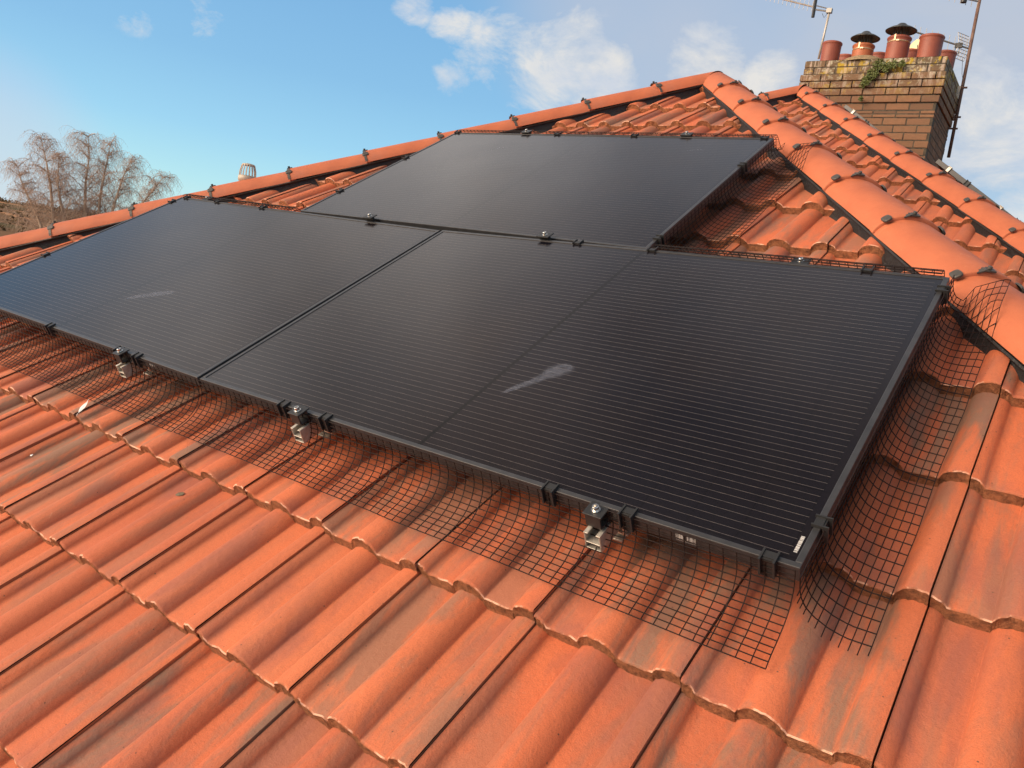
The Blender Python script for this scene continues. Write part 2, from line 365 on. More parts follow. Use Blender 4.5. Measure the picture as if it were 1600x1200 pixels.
# ------------------------------------------------------------ roof tiles
CREST = -.12; TILT = .0144
PAN = -.026; THK = .031
def prof_h(x):                              # height of a tile's section, x from seam to seam
    h = PAN
    for c in (-.020, .130, .280):           # each roll is steep on its left and eases down on its right
        s = (x - c) / (.046 if x > c else .036)
        if abs(s) < 1: h = max(h, PAN - PAN * (1 - abs(s) ** 2.3) ** (.80 if x > c else .62))
    if x < .05: h -= .0052 * max(0., 1 - x / .026)
    return h
def tile_field(name, u0, v0, gw, cols, rows, broken=False, hi=True, keep=None, wfun=None, seed=1, jitter=1.):
    rnd = random.Random(seed)
    vs, fs, tid, edge = [], [], [], []
    xs = [0, .008, .016, .021, .026, .060, .092, .0942, .096, .100, .107, .116, .130, .142, .154, .163, .170, .1745, .178, .210, .242, .2442, .246, .250, .257, .266, .280, .290, .2975] if hi else \
         [0, .014, .026, .092, .096, .104, .116, .130, .146, .163, .178, .242, .246, .254, .266, .280, .2975]
    if hi: xs = sorted(set(xs + [(a + b) / 2 for a, b in zip(xs, xs[1:])]))
    for j in rows:
        for i in cols:
            uu = u0 + .3 * i + (.15 if broken and j % 2 else 0); vv = v0 + gw * j
            if keep and not keep(uu + .15, vv + gw / 2): continue
            t = (rnd.random(), rnd.random(), rnd.random())
            dw = rnd.uniform(-.0012, .0012) * jitter; dv = rnd.uniform(-.003, .003) * jitter; ru = rnd.uniform(-.003, .003) * jitter
            base = len(vs); n = len(xs)
            ys = [(0, -.0042), (.0022, -.0012), (.006, 0), (gw * .5, 0), (gw + .012, 0)]
            def pt(x, y, dz):
                w = prof_h(x) + dz + dw - THK * y / gw + ru * (x - .15)
                if wfun: w += wfun(uu + x)
                return (uu + x, vv + y + dv, w)
            def add_ring(f):
                k = len(vs); vs.extend(f); return k
            jo = rnd.uniform(0, 99); jag = [(.0042 * noise.noise(Vector((x * 45, jo, 0))) + .003 * noise.noise(Vector((x * 190, jo, 5))) + rnd.uniform(-.0008, .0008)) if hi else 0 for x in xs]
            rings = []
            for q, (y, dz) in enumerate(ys):
                rings.append(add_ring([pt(x, y + (jag[a] if q < 2 else 0), dz) for a, x in enumerate(xs)]))
            for q in range(len(ys) - 1):
                for a in range(n - 1):
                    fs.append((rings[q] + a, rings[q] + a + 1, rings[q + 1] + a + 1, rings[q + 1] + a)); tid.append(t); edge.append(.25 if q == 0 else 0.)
            # front face, its own vertices so that the arris stays crisp
            fr = []
            for q, dz in enumerate((-.0042, -.013, -THK - .004)):
                fr.append(add_ring([pt(x, (jag[a] if q == 0 else rnd.uniform(-.001, .0035) if hi else .001), dz) for a, x in enumerate(xs)]))
            for q in range(2):
                for a in range(n - 1):
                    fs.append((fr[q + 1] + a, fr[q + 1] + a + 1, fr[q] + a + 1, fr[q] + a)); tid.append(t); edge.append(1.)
            # right-hand edge turned down at the seam
            k = len(vs)
            vs.extend([pt(.2975, 0, -.004), pt(.2975, gw + .01, 0), pt(.2975, gw + .01, -.016), pt(.2975, 0, -.018)])
            fs.append((k, k + 3, k + 2, k + 1)); tid.append(t); edge.append(0.)
    me = bpy.data.meshes.new(name); me.from_pydata(vs, [], fs); me.update()
    me.polygons.foreach_set('use_smooth', [True] * len(fs))
    a = me.attributes.new('tid', 'FLOAT_COLOR', 'FACE'); a.data.foreach_set('color', [c for t in tid for c in (*t, 1)])
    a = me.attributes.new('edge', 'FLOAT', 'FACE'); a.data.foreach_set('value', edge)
    return me
def cut(me, planes):
    bm = bmesh.new(); bm.from_mesh(me)
    for co, no in planes:                   # what lies on the side the normal points to goes
        g = bm.verts[:] + bm.edges[:] + bm.faces[:]
        bmesh.ops.bisect_plane(bm, geom=g, plane_co=Vector(co), plane_no=Vector(no), clear_outer=True, dist=1e-5)
    bm.to_mesh(me); bm.free(); me.update(); return me
def sheet(poly):
    me = bpy.data.meshes.new('underlay'); me.from_pydata([tuple(p) for p in poly], [], [tuple(range(len(poly)))]); me.update(); return me

def make_hip_tile(length=.49, hw=.121, top=.032, low=-.043, n=18):
    m = MB(); m.sm = True; vs = []; fs = []
    def ring(x, s, dz, inner):
        k = len(vs)
        for i in range(n + 1):
            a = math.pi * (-.5 + i / n) * .93
            r = (hw * s - (.013 if inner else 0)); hh = (top - low) * s - (.013 if inner else 0)
            vs.append((x, r * math.sin(a) / math.sin(math.pi * .465), low + dz + hh * (math.cos(a) - math.cos(math.pi * .465)) / (1 - math.cos(math.pi * .465))))
        return k
    spec = [(0, 1.03, .003, 1), (0, 1.03, .003, 0), (.003, 1.045, .004, 0), (.010, 1.05, .0045, 0), (.02, 1.05, .0045, 0), (length * .5, 1.02, .001, 0), (length - .02, .985, -.004, 0), (length, .97, -.006, 0)]
    rs = [ring(*q) for q in spec]
    for a, b in zip(rs, rs[1:]):
        for i in range(n): fs.append((a + i, b + i, b + i + 1, a + i + 1))
    m.add(vs, fs)
    # turned lower rims along both sides
    for s in (0, n):
        k = len(m.v); rim = []
        for q in rs[1:]:
            p = Vector(vs[q + s]); rim.append(p); rim.append(p + Vector((0, -.011 * (1 if p.y > 0 else -1), -.001)))
        m.add(rim, [(2 * i, 2 * i + 1, 2 * i + 3, 2 * i + 2) for i in range(len(rim) // 2 - 1)])
    return m.mesh('hip_tile')
HIPME = make_hip_tile(); HIPME.materials.append(m_hip)
def clip_mesh():
    m = MB(); m.sm = False
    # rounded pad lying over the joint
    pts = [(.024 * math.copysign(abs(math.cos(a)) ** .6, math.cos(a)), .019 * math.copysign(abs(math.sin(a)) ** .6, math.sin(a))) for a in [2 * math.pi * k / 16 for k in range(16)]]
    vs = [(x, y, 0) for x, y in pts] + [(x, y, .007) for x, y in pts] + [(x * .8, y * .8, .0095) for x, y in pts]
    fs = [tuple(range(32, 48))]
    for r in (0, 16):
        for k in range(16): fs.append((r + k, r + (k + 1) % 16, r + 16 + (k + 1) % 16, r + 16 + k))
    m.add(vs, fs); return m.mesh('hip_clip')
def bolt_clip_mesh():
    m = MB()
    m.box((0, 0, .004), (.030, .042, .006)); m.box((-.004, .030, -.002), (.022, .030, .005), Matrix.Rotation(R(-24), 3, 'X'))
    m.box((.016, -.004, .004), (.016, .018, .006))
    m.lathe([(0, .018), (.008, .018), (.009, .010), (.006, .006)], n=10)
    return m.mesh('hip_clip')
CLIP1 = clip_mesh(); CLIP1.materials.append(m_clipg); CLIP2 = bolt_clip_mesh(); CLIP2.materials.append(m_clipg)
HW_, TOP_, LOW_ = .121, .032, -.043
def hip_point(theta):                       # on the tile's surface; theta as a share of its half turn
    a = math.pi * .5 * theta * .93
    y = HW_ * 1.05 * math.sin(a) / math.sin(math.pi * .465)
    z = LOW_ + .004 + (TOP_ - LOW_) * 1.05 * (math.cos(a) - math.cos(math.pi * .465)) / (1 - math.cos(math.pi * .465))
    return y, z, a
def strap_mesh(sg):
    m = MB(); n = 8; vs = []
    for i in range(n + 1):
        y, z, a = hip_point(sg * (.08 + .9 * i / n))
        for x in (-.004, .010): vs.append((x, y * 1.02, z + .003))
    m.add(vs, [(2 * i, 2 * i + 1, 2 * i + 3, 2 * i + 2) for i in range(n)]); me = m.mesh('hip_strap'); me.materials.append(m_clipg); return me
STRAP = strap_mesh(1); STRAP2 = strap_mesh(-1)
def hip_run(root, A, B, upn, start, count, expo, sides=(1, -1), clips=True, mitre=None, strap=False):
    """a line of hip tiles from the lower point B up to the apex A"""
    d = (A - B).normalized(); up = (upn - d * upn.dot(d)).normalized(); side = up.cross(d)
    for k in range(count):
        p = A - d * (start + expo * (k + 1))
        M4 = Matrix((d, side, up)).transposed().to_4x4(); M4.translation = p
        M4 = M4 @ Matrix.Rotation(random.uniform(-.006, .006), 4, 'X') @ Matrix.Rotation(random.uniform(-.004, .004), 4, 'Z')
        me = HIPME
        if mitre is not None and k == 0:
            me = HIPME.copy(); Mi = M4.inverted(); cut(me, [(Mi @ A, Mi.to_3x3() @ mitre)])
        o = bpy.data.objects.new('hip_tile', me); COL.objects.link(o); o.parent = root; o.matrix_basis = wm(root).inverted() @ M4
        if clips:
            for me, th in ((CLIP1, .58 * sides[0]), (CLIP2, .08 * sides[0]), (CLIP1, .58 * sides[1])):
                y, z, a = hip_point(th)
                c = bpy.data.objects.new('hip_clip', me); COL.objects.link(c); c.parent = o
                c.matrix_basis = Matrix.Translation((.006, y, z)) @ Matrix.Rotation(-a * .9, 4, 'X') @ Matrix.Rotation(random.uniform(-.1, .1), 4, 'Z') @ Matrix.Diagonal((.76, .76, .8, 1))
            if strap:
                c = bpy.data.objects.new('hip_strap', STRAP if sides[0] > 0 else STRAP2); COL.objects.link(c); c.parent = o
    return d, side, up
def hip_roll(root, A, B, upn, dropL, dropR, name='hip_roll'):
    """black ventilated strip under the hip tiles, dressed down over the roof on both sides"""
    d = (A - B).normalized(); up = (upn - d * upn.dot(d)).normalized(); side = up.cross(d)
    ln = (A - B).length; m = MB(); n = int(ln / .04); vs = []; fs = []
    prof = [(-.20, 2, -.095), (-.16, 2, -.088), (-.118, 2, -.080), (-.108, 2, -.050), (-.110, 0, LOW_ - .004), (-.09, 0, -.022), (0, 0, .01), (.09, 0, -.022), (.110, 0, LOW_ - .004), (.108, 1, -.050), (.118, 1, -.080), (.16, 1, -.088), (.20, 1, -.095)]
    for i in range(n + 1):
        p = B + d * (ln * i / n)
        for q, (s, kd, w) in enumerate(prof):
            z = w + (0 if kd == 0 else -abs(s) * (dropR if kd == 1 else dropL))
            if kd and abs(s) > .14: z += .006 * noise.noise(p * 22 + Vector((q, 0, 0)))
            vs.append(p + side * s + up * z)
    k = len(prof)
    for i in range(n):
        for q in range(k - 1): fs.append((i * k + q, i * k + q + 1, (i + 1) * k + q + 1, (i + 1) * k + q))
    m.add(vs, fs)
    for s in (-1, 1): m.tube([B + side * s * .120 + up * (LOW_ - .008), A + side * s * .120 + up * (LOW_ - .006)], .0050, 5)
    return m.build(name, m_foil, root, Matrix.Identity(4))

def crest(u): return CREST + TILT * u
S1 = frame((0, 0, Z0), (1, 0, 0), (0, cP, sP))
APEX = Vector((-.0444, 3.854)); hipR = Vector((1, -1.354)).normalized(); hipL = Vector((-1, -1.10)).normalized()
def vnorm_cut(p2, d2, off, w=CREST):        # vertical plane along a hip, moved into the slope; returned in slope coordinates
    up = Vector((0, sP, cP)); d = Vector((d2.x, d2.y, 0)); n = d.cross(up).normalized()
    mid = Vector((0, 1.5, 0)) - Vector((p2.x, p2.y, 0))
    if n.dot(mid) > 0: n = -n
    return (Vector((p2.x, p2.y, w)) - n * off, n)
CUTOFF = .104
house = thing('house', 'house whose hipped roof of orange concrete tiles carries the black solar panels', 'house', Matrix.Translation((0, 2.5, 0)))
me = tile_field('roof_slope', 1.6305, -.21, .35, range(-20, 6), range(-7, 12), keep=lambda u, v: True, wfun=crest, seed=3)
cut(me, [vnorm_cut(APEX, hipR, CUTOFF), vnorm_cut(APEX, hipL, CUTOFF)])
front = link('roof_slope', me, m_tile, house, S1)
tag(front, 'front slope of orange double-roll tiles with grey streaks')
EV = -2.62                                  # where the slope ends at the gutter
pR = APEX + hipR * ((APEX.y - EV) / -hipR.y); pL = APEX + hipL * ((APEX.y - EV) / -hipL.y)
link('roof_felt', sheet([(APEX.x, APEX.y, -.20), (pL.x, pL.y, -.20 + TILT * pL.x), (pR.x, pR.y, -.20 + TILT * pR.x)]), m_dark, house, S1)
A3 = PW(APEX.x, APEX.y, crest(APEX.x)); BR = PW(pR.x, pR.y, crest(pR.x)); BL = PW(pL.x, pL.y, crest(pL.x))
def side_slope(root, A, B, sgn, ridge_back, name, m, seed, lower=1.0, panel=None):
    """the slope beyond a hip, falling to the left or right"""
    d = (B - A); ev = Vector((-d.x, 0, -d.z)).normalized()      # up the slope
    eu = Vector((0, 1, 0)) if sgn > 0 else Vector((0, -1, 0))
    F = frame(A, eu, ev)
    Fi = F.inverted(); b = Fi @ B
    ln = -b.y
    if sgn > 0: cols = range(int(b.x / .3) - 1, int(ridge_back / .3) + 1)
    else: cols = range(-int(ridge_back / .3) - 1, int(b.x / .3) + 2)
    me = tile_field(name, 0, -.10, .35, cols, range(-int(ln / .35) - 1, 1), hi=False, seed=seed)
    up = Fi.to_3x3() @ Vector((0, 0, 1)); dd = Vector((b.x, b.y, 0)); n = dd.cross(up).normalized()
    if n.dot(Vector((1 if sgn > 0 else -1, -1, 0))) > 0: n = -n
    planes = [(n * -CUTOFF, n), ((0, -.12, 0), (0, 1, 0)), ((0, b.y, 0), (0, -1, 0))]
    cut(me, planes)
    link(name, me, m, root, F)
    far = (ridge_back if sgn > 0 else -ridge_back)
    link('roof_felt', sheet([(0, 0, -.08), (b.x, b.y, -.08), (far, b.y, -.08), (far, 0, -.08)]), m_dark, root, F)
    return F
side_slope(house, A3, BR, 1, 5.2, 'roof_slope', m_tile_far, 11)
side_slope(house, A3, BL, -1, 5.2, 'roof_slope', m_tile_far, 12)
nF = Vector((0, -sP, cP))
nR = Vector((-(BR - A3).z, 0, (BR - A3).x)).normalized(); nR = nR if nR.z > 0 else -nR
nL = Vector((-(BL - A3).z, 0, (BL - A3).x)).normalized(); nL = nL if nL.z > 0 else -nL
def drops(d, upn, nS, nO):
    up = (upn - d * upn.dot(d)).normalized(); side = up.cross(d)
    r = []
    for n in (nS, nO):                      # how far each slope falls per metre away from the hip
        s = side if n.dot(side) > 0 else -side
        r.append((s, abs(n.dot(side)) / n.dot(up)))
    return r, side
def do_hip(root, A, B, nO, start, count, expo, flip, mitre=None, strap=False):
    upn = (nF + nO); d = (A - B).normalized()
    rr, side = drops(d, upn, nF, nO)
    dl = [x[1] for x in rr if x[0].dot(side) < 0][0]; dr = [x[1] for x in rr if x[0].dot(side) > 0][0]
    hip_run(root, A, B, upn, start, count, expo, sides=((1, -1) if rr[0][0].dot(side) > 0 else (-1, 1)), mitre=mitre, strap=strap)
    hip_roll(root, A, B, upn, dl, dr)
do_hip(house, A3, BR, nR, -.025, 14, .452, 1, Vector((-1, 0, 0)))
do_hip(house, A3 + nF * .006, BL + nF * .010, nL, -.03, 14, .452, 1, Vector((1, 0, 0)), True)
RB = A3 + Vector((0, 2.0, 0))
hip_run(house, A3 + Vector((0, .06, -.012)), A3 + Vector((0, -3, -.012)), Vector((0, 0, 1)), -1.90, 4, .46, clips=True)

# walls, gutter and soffit under the roof
m = MB(); x0, x1 = pL.x + .35, pR.x - .35; yE = PW(0, EV, 0).y; zE = PW(0, EV, -.2).z
m.box(((x0 + x1) / 2, yE + .35 + 4, (zE - .05) / 2), (x1 - x0, 8, zE - .05)); m.build('wall', m_render, house, Matrix.Identity(4))
m = MB(); m.tube([(x0 - .4, yE - .06, zE - .0), (x1 + .4, yE - .06, zE - .0)], .055, 12); m.build('gutter', m_plastic, house, Matrix.Identity(4))

# ------------------------------------------------------------ the taller hipped roof behind
house2 = thing('house', 'house with the taller hipped roof of orange tiles beside the brick chimney', 'house', Matrix.Translation((0, 8, 0)))
C2 = -.904; AP2 = Vector((-.385, 6.573)); h2R = Vector((1, -1.391)).normalized(); h2L = Vector((-1, -1.21)).normalized()
me = tile_field('roof_slope', -.1855, 5.9116 - .3028 * 16, .3028, range(-14, 22), range(-4, 20), broken=True, wfun=lambda u: C2, seed=5)
EV2 = .4
cut(me, [vnorm_cut(AP2, h2R, CUTOFF, C2), vnorm_cut(AP2, h2L, CUTOFF, C2)])
tag(link('roof_slope', me, m_tile_far, house2, S1), 'slope of orange double-roll tiles laid in broken bond')
q2R = AP2 + h2R * ((AP2.y - EV2) / -h2R.y); q2L = AP2 + h2L * ((AP2.y - EV2) / -h2L.y)
link('roof_felt', sheet([(AP2.x, AP2.y, C2 - .08), (q2L.x, q2L.y, C2 - .08), (q2R.x, q2R.y, C2 - .08)]), m_dark, house2, S1)
A4 = PW(AP2.x, AP2.y, C2); B4R = PW(q2R.x, q2R.y, C2); B4L = PW(q2L.x, q2L.y, C2)
F4 = side_slope(house2, A4, B4R, 1, 5.5, 'roof_slope', m_tile_far, 21)
side_slope(house2, A4, B4L, -1, 5.5, 'roof_slope', m_tile_far, 22)
n4R = Vector((-(B4R - A4).z, 0, (B4R - A4).x)).normalized(); n4R = n4R if n4R.z > 0 else -n4R
n4L = Vector((-(B4L - A4).z, 0, (B4L - A4).x)).normalized(); n4L = n4L if n4L.z > 0 else -n4L
do_hip(house2, A4, B4R, n4R, -.17, 16, .478, 1, Vector((-1, 0, 0)))
do_hip(house2, A4 + nF * .02, B4L + nF * .03, n4L, -.03, 5, .478, 1, Vector((1, 0, 0)), True)
hip_run(house2, A4 + Vector((0, .06, -.012)), A4 + Vector((0, -3, -.012)), Vector((0, 0, 1)), -2.36, 5, .46)
m = MB(); m.box(((q2L.x + q2R.x) / 2, B4R.y + 4.9, (B4R.z - .3) / 2), (q2R.x - q2L.x - .8, 9, B4R.z - .3)); m.build('wall', m_render, house2, Matrix.Identity(4))

# ------------------------------------------------------------ solar panels
OFF = {'A': (.0006, -.0005, .0014, .0013, -.016, -.0015), 'B': (.0029, -.0039, .0022, -.0031, .0157, .0032), 'C': (-.0035, .0044, -.0036, .008, -.001, -.0035)}
def rod(w):
    w = Vector(w); a = w.length
    return Matrix.Rotation(a, 4, w.normalized()) if a > 1e-9 else Matrix.Identity(4)
def panel_matrix(n):
    o = OFF[n]; cu = {'A': 0, 'B': -W - .012, 'C': -.5 * W}[n]; cv = {'A': 0, 'B': 0, 'C': H + .02}[n]
    return S1 @ Matrix.Translation((cu + W / 2 + o[0], cv + H / 2 + o[1], o[2])) @ rod(o[3:6]) @ Matrix.Translation((-W / 2, -H / 2, 0))
FR = .0125; FH = .031
def frame_mesh():
    m = MB()
    for a, b, c, d in ((0, 0, W, FR), (0, H - FR, W, H)): m.box(((a + c) / 2, (b + d) / 2, -FH / 2), (c - a, d - b, FH))
    for a, c in ((0, FR), (W - FR, W)): m.box(((a + c) / 2, H / 2, -FH / 2), (FR, H - 2 * FR, FH))
    return m.mesh('frame')
FRAME = frame_mesh(); FRAME.materials.append(m_frame)
m = MB(); m.box((W / 2, H / 2, -.0075), (W - 2 * FR, H - 2 * FR, .011)); GLASS = m.mesh('glass'); GLASS.materials.append(m_glass)
m = MB(); m.box((W / 2, H / 2, -.018), (W - .03, H - .03, .003)); BACK = m.mesh('back_sheet'); BACK.materials.append(m_plastic)
def clip_frame_mesh():                       # origin on the frame's top outer arris, +x along the frame, +y inwards
    m = MB()
    m.box((0, .006, .0022), (.026, .016, .0036)); m.box((0, -.0035, -.018), (.024, .004, .040))
    for s in (-1, 1):
        m.box((s * .0125, .0015, .0035), (.0035, .030, .006)); m.box((s * .0125, -.008, -.014), (.004, .010, .034))
    m.lathe([(0, -.011), (.012, -.011), (.012, -.006), (0, -.006)], (0, 0, -.022), 12, Matrix.Rotation(R(90), 3, 'X') @ Matrix.Rotation(R(0), 3, 'Y'))
    return m.mesh('netting_clip')
CLIPF = clip_frame_mesh(); CLIPF.materials.append(m_plastic)
def smear_f(t, b):
    v = coords(t).outputs[0]
    at_ = N(t, 'ShaderNodeAttribute'); at_.attribute_name = 'cover'
    a = mathn(t, 'MULTIPLY', ramp(t, noi(t, v, 30, 5, .65, .8), [(.25, .35), (.65, 1.)]), mathn(t, 'MULTIPLY', ramp(t, at_.outputs['Fac'], [(0., 0.), (.9, 1.)], 'EASE'), .20))
    tr = N(t, 'ShaderNodeBsdfTransparent'); mx = N(t, 'ShaderNodeMixShader')
    t.links.new(a, mx.inputs[0]); t.links.new(tr.outputs[0], mx.inputs[1]); t.links.new(b.outputs[0], mx.inputs[2])
    t.links.new(mx.outputs[0], t.nodes['Material Output'].inputs[0])
m_smear = mat('dried_smear', (.30, .34, .44), .6, build=smear_f, spec=.3)
def solar_panel(n, label, clips, top=True):
    Mx = panel_matrix(n) if isinstance(n, str) else n
    t = thing('solar_panel', label, 'solar panel', Mx, 'black framed solar panels clamped to the front roof slope' if isinstance(n, str) else 'solar panels on the right-hand roof slope')
    for nm, me in (('frame', FRAME), ('glass', GLASS), ('back_sheet', BACK)):
        o = bpy.data.objects.new(nm, me); COL.objects.link(o); o.parent = t
        if nm == 'frame':
            b = o.modifiers.new('bevel', 'BEVEL'); b.width = .0012; b.segments = 2; b.limit_method = 'ANGLE'
    for side, pos in clips:
        o = bpy.data.objects.new('netting_clip', CLIPF); COL.objects.link(o); o.parent = t
        if side == 'b': mm = Matrix.Translation((pos, 0, 0))
        elif side == 't': mm = Matrix.Translation((pos, H, 0)) @ Matrix.Rotation(math.pi, 4, 'Z')
        elif side == 'r': mm = Matrix.Translation((W, pos, 0)) @ Matrix.Rotation(R(90), 4, 'Z')
        else: mm = Matrix.Translation((0, pos, 0)) @ Matrix.Rotation(R(-90), 4, 'Z')
        o.matrix_basis = mm
    return t
PA = solar_panel('A', 'nearest black solar panel, lower right of the array, with a barcode on its edge', [('b', .394), ('b', .562), ('b', 1.25), ('b', 1.429), ('b', 1.700), ('r', .118), ('r', 1.058), ('t', .903), ('t', 1.553), ('t', .62)])
PB = solar_panel('B', 'black solar panel at the lower left, left of the long seam, with a pale smear', [('b', .845), ('b', 1.315), ('b', 1.425), ('b', .3), ('t', .045), ('t', .31), ('t', .66), ('l', 1.07), ('l', .4)])
PC = solar_panel('C', 'black solar panel in the upper row, highest on the roof slope below the apex', [('t', .018), ('t', .67), ('t', 1.10), ('t', 1.715), ('r', .085), ('r', .80), ('l', .72), ('l', .25)])
def smear(parent, spine, seed=0):
    r = random.Random(seed); vs = []; fs = []; cv = []
    P_ = []                                  # spine of (x, y, half width)
    for a, b in zip(spine, spine[1:]):
        for k in range(6): P_.append(tuple(a[q] + (b[q] - a[q]) * k / 6 for q in range(3)))
    P_.append(spine[-1]); n = len(P_)
    for i, (x, y, w) in enumerate(P_):
        d = Vector(P_[min(i + 1, n - 1)][:2]) - Vector(P_[max(i - 1, 0)][:2]); q = Vector((-d.y, d.x)).normalized()
        for k in range(7):
            s_ = -1 + k / 3; ww = w * (1 + .25 * noise.noise(Vector((x * 60, y * 60, k * 3))))
            vs.append((x + q.x * s_ * ww, y + q.y * s_ * ww, -.0018)); cv.append((.5 if seed > 2 else 1.) * (1 - abs(s_)) * min(1, i / 3, (n - 1 - i) / 3) * 1.4)
    for i in range(n - 1):
        for k in range(6): fs.append((i * 7 + k, i * 7 + k + 1, (i + 1) * 7 + k + 1, (i + 1) * 7 + k))
    me = bpy.data.meshes.new('smear'); me.from_pydata(vs, [], fs); me.update()
    a = me.attributes.new('cover', 'FLOAT', 'POINT'); a.data.foreach_set('value', cv)
    o = link('smear', me, m_smear, parent); o['label'] = 'faint bluish dried smear on the glass'
smear(PA, [(.930, .258, .006), (.950, .292, .014), (.975, .330, .017), (.992, .365, .022), (1.005, .392, .040), (1.022, .418, .036), (1.025, .440, .018)], 1)
smear(PB, [(.915, .250, .008), (.955, .285, .020), (1.00, .318, .026), (1.05, .345, .026), (1.095, .368, .014)], 2)
smear(PC, [(1.42, .93, .006), (1.48, .97, .012), (1.54, .96, .008)], 5)
smear(PC, [(.40, .86, .005), (.47, .91, .008), (.54, .93, .005)], 6)
# barcode stickers
def barcode(parent, M4, length, height, rows=True, seed=1):
    r = random.Random(seed); m = MB(); x = 0
    while x < length:
        w = r.choice((.0008, .0013, .002, .003)); m.box((x + w / 2, height * .62, 0), (w, height * .7, .0006)); x += w + r.choice((.0006, .001, .0016))
        if .42 < x / length < .47: x += .004
    if rows:
        x = 0
        while x < length:
            w = r.uniform(.0012, .0026); m.box((x + w / 2, height * .10, 0), (w, height * .16, .0006)); x += w + .0012
            if .25 < x / length < .3: x += .006
    o = m.build('barcode_label', m_label, parent); o.matrix_basis = M4; return o
barcode(PA, Matrix.Translation((1.528, -.0008, -.024)) @ Matrix.Rotation(R(90), 4, 'X'), .040, .016)
barcode(PA, Matrix.Translation((1.7385, .034, -.0015)) @ Matrix.Rotation(R(90), 4, 'Z'), .040, .009, False, 4)
barcode(PB, Matrix.Translation((1.485, -.0008, -.019)) @ Matrix.Rotation(R(90), 4, 'X'), .030, .008, False, 5)

# ------------------------------------------------------------ rails and clamps
def rail(u, v0, v1, label, clamps):
    t = thing('mounting_rail', label, 'mounting rail', S1 @ Matrix.Translation((u, v0, -.054)), 'aluminium rails under the solar panels')
    ln = v1 - v0; m = MB()
    hw, hh, th = .0185, .0205, .0026
    for s in (-1, 1): m.box((s * (hw - th / 2), ln / 2, 0), (th, ln, 2 * hh))
    m.box((0, ln / 2, -hh + th / 2), (2 * hw - 2 * th, ln, th)); m.box((0, ln / 2, -.004), (2 * hw - 2 * th, ln, th))
    for s in (-1, 1): m.box((s * .0125, ln / 2, hh - th / 2), (.0072, ln, th))
    m.build('rail_profile', m_alu, t, None, .0004, 1)
    k = 0
    while .22 + .7 * k < ln:                # roof hooks
        y = (.10 if k == 0 else .22 + .7 * k); k += 1
        m = MB(); m.box((.024, y, -.012), (.006, .05, .050)); m.box((.012, y + .01, -.040), (.035, .06, .006)); m.box((.0, y + .05, -.052), (.04, .16, .005))
        m.build('roof_hook', m_alu, t, None, .0008, 1)
    for v, kind in clamps:
        y = v - v0
        m = MB()
        if kind == 'low':                    # end clamp outside the lower edge
            m.box((0, -.014, .0605), (.042, .040, .004)); m.box((0, -.004, .044), (.040, .004, .030)); m.box((0, -.030, .044), (.034, .004, .026)); m.box((0, -.017, .030), (.034, .026, .004))
        elif kind == 'high':
            m.box((0, .014, .0615), (.050, .040, .005)); m.box((0, .006, .044), (.048, .004, .030)); m.box((0, .026, .040), (.040, .004, .030))
        else:
            m.box((0, 0, .0620), (.050, .040, .004)); m.box((0, 0, .046), (.040, .010, .030))
        c = m.build('clamp', m_plastic, t, None, .001, 2); c.matrix_basis = Matrix.Translation((0, y, 0))
        m = MB(); oy = {'low': -.016, 'high': .014}.get(kind, 0)
        m.sm = False
        m.lathe([(.0035, .0095), (.0035, .004), (.0001, .004)], (0, oy, .064), 6)
        m.lathe([(.0035, .0095), (.0062, .0095), (.0068, .0088), (.0068, .0005), (.0095, .0005), (.0095, -.001), (0, -.001)], (0, oy, .064), 16)
        b = m.build('bolt', m_steel, c)
for u, v1, lab, cl in ((-1.574, 1.185, 'rail under the left panel, furthest from the viewer', ((0, 'low'), (H, 'high'))),
                       (-.405, 2.345, 'rail whose end pokes out left of the seam between the lower panels', ((0, 'low'), (H + .010, 'mid'), (2 * H + .02, 'high'))),
                       (.478, 2.345, 'rail whose end pokes out just right of the seam between the lower panels', ((0, 'low'), (H + .010, 'mid'), (2 * H + .02, 'high'))),
                       (1.368, 1.185, 'rail with the largest visible end, in front of the nearest panel', ((0, 'low'), (H, 'high')))):
    rail(u, -.042, v1, 'silver aluminium ' + lab, cl)

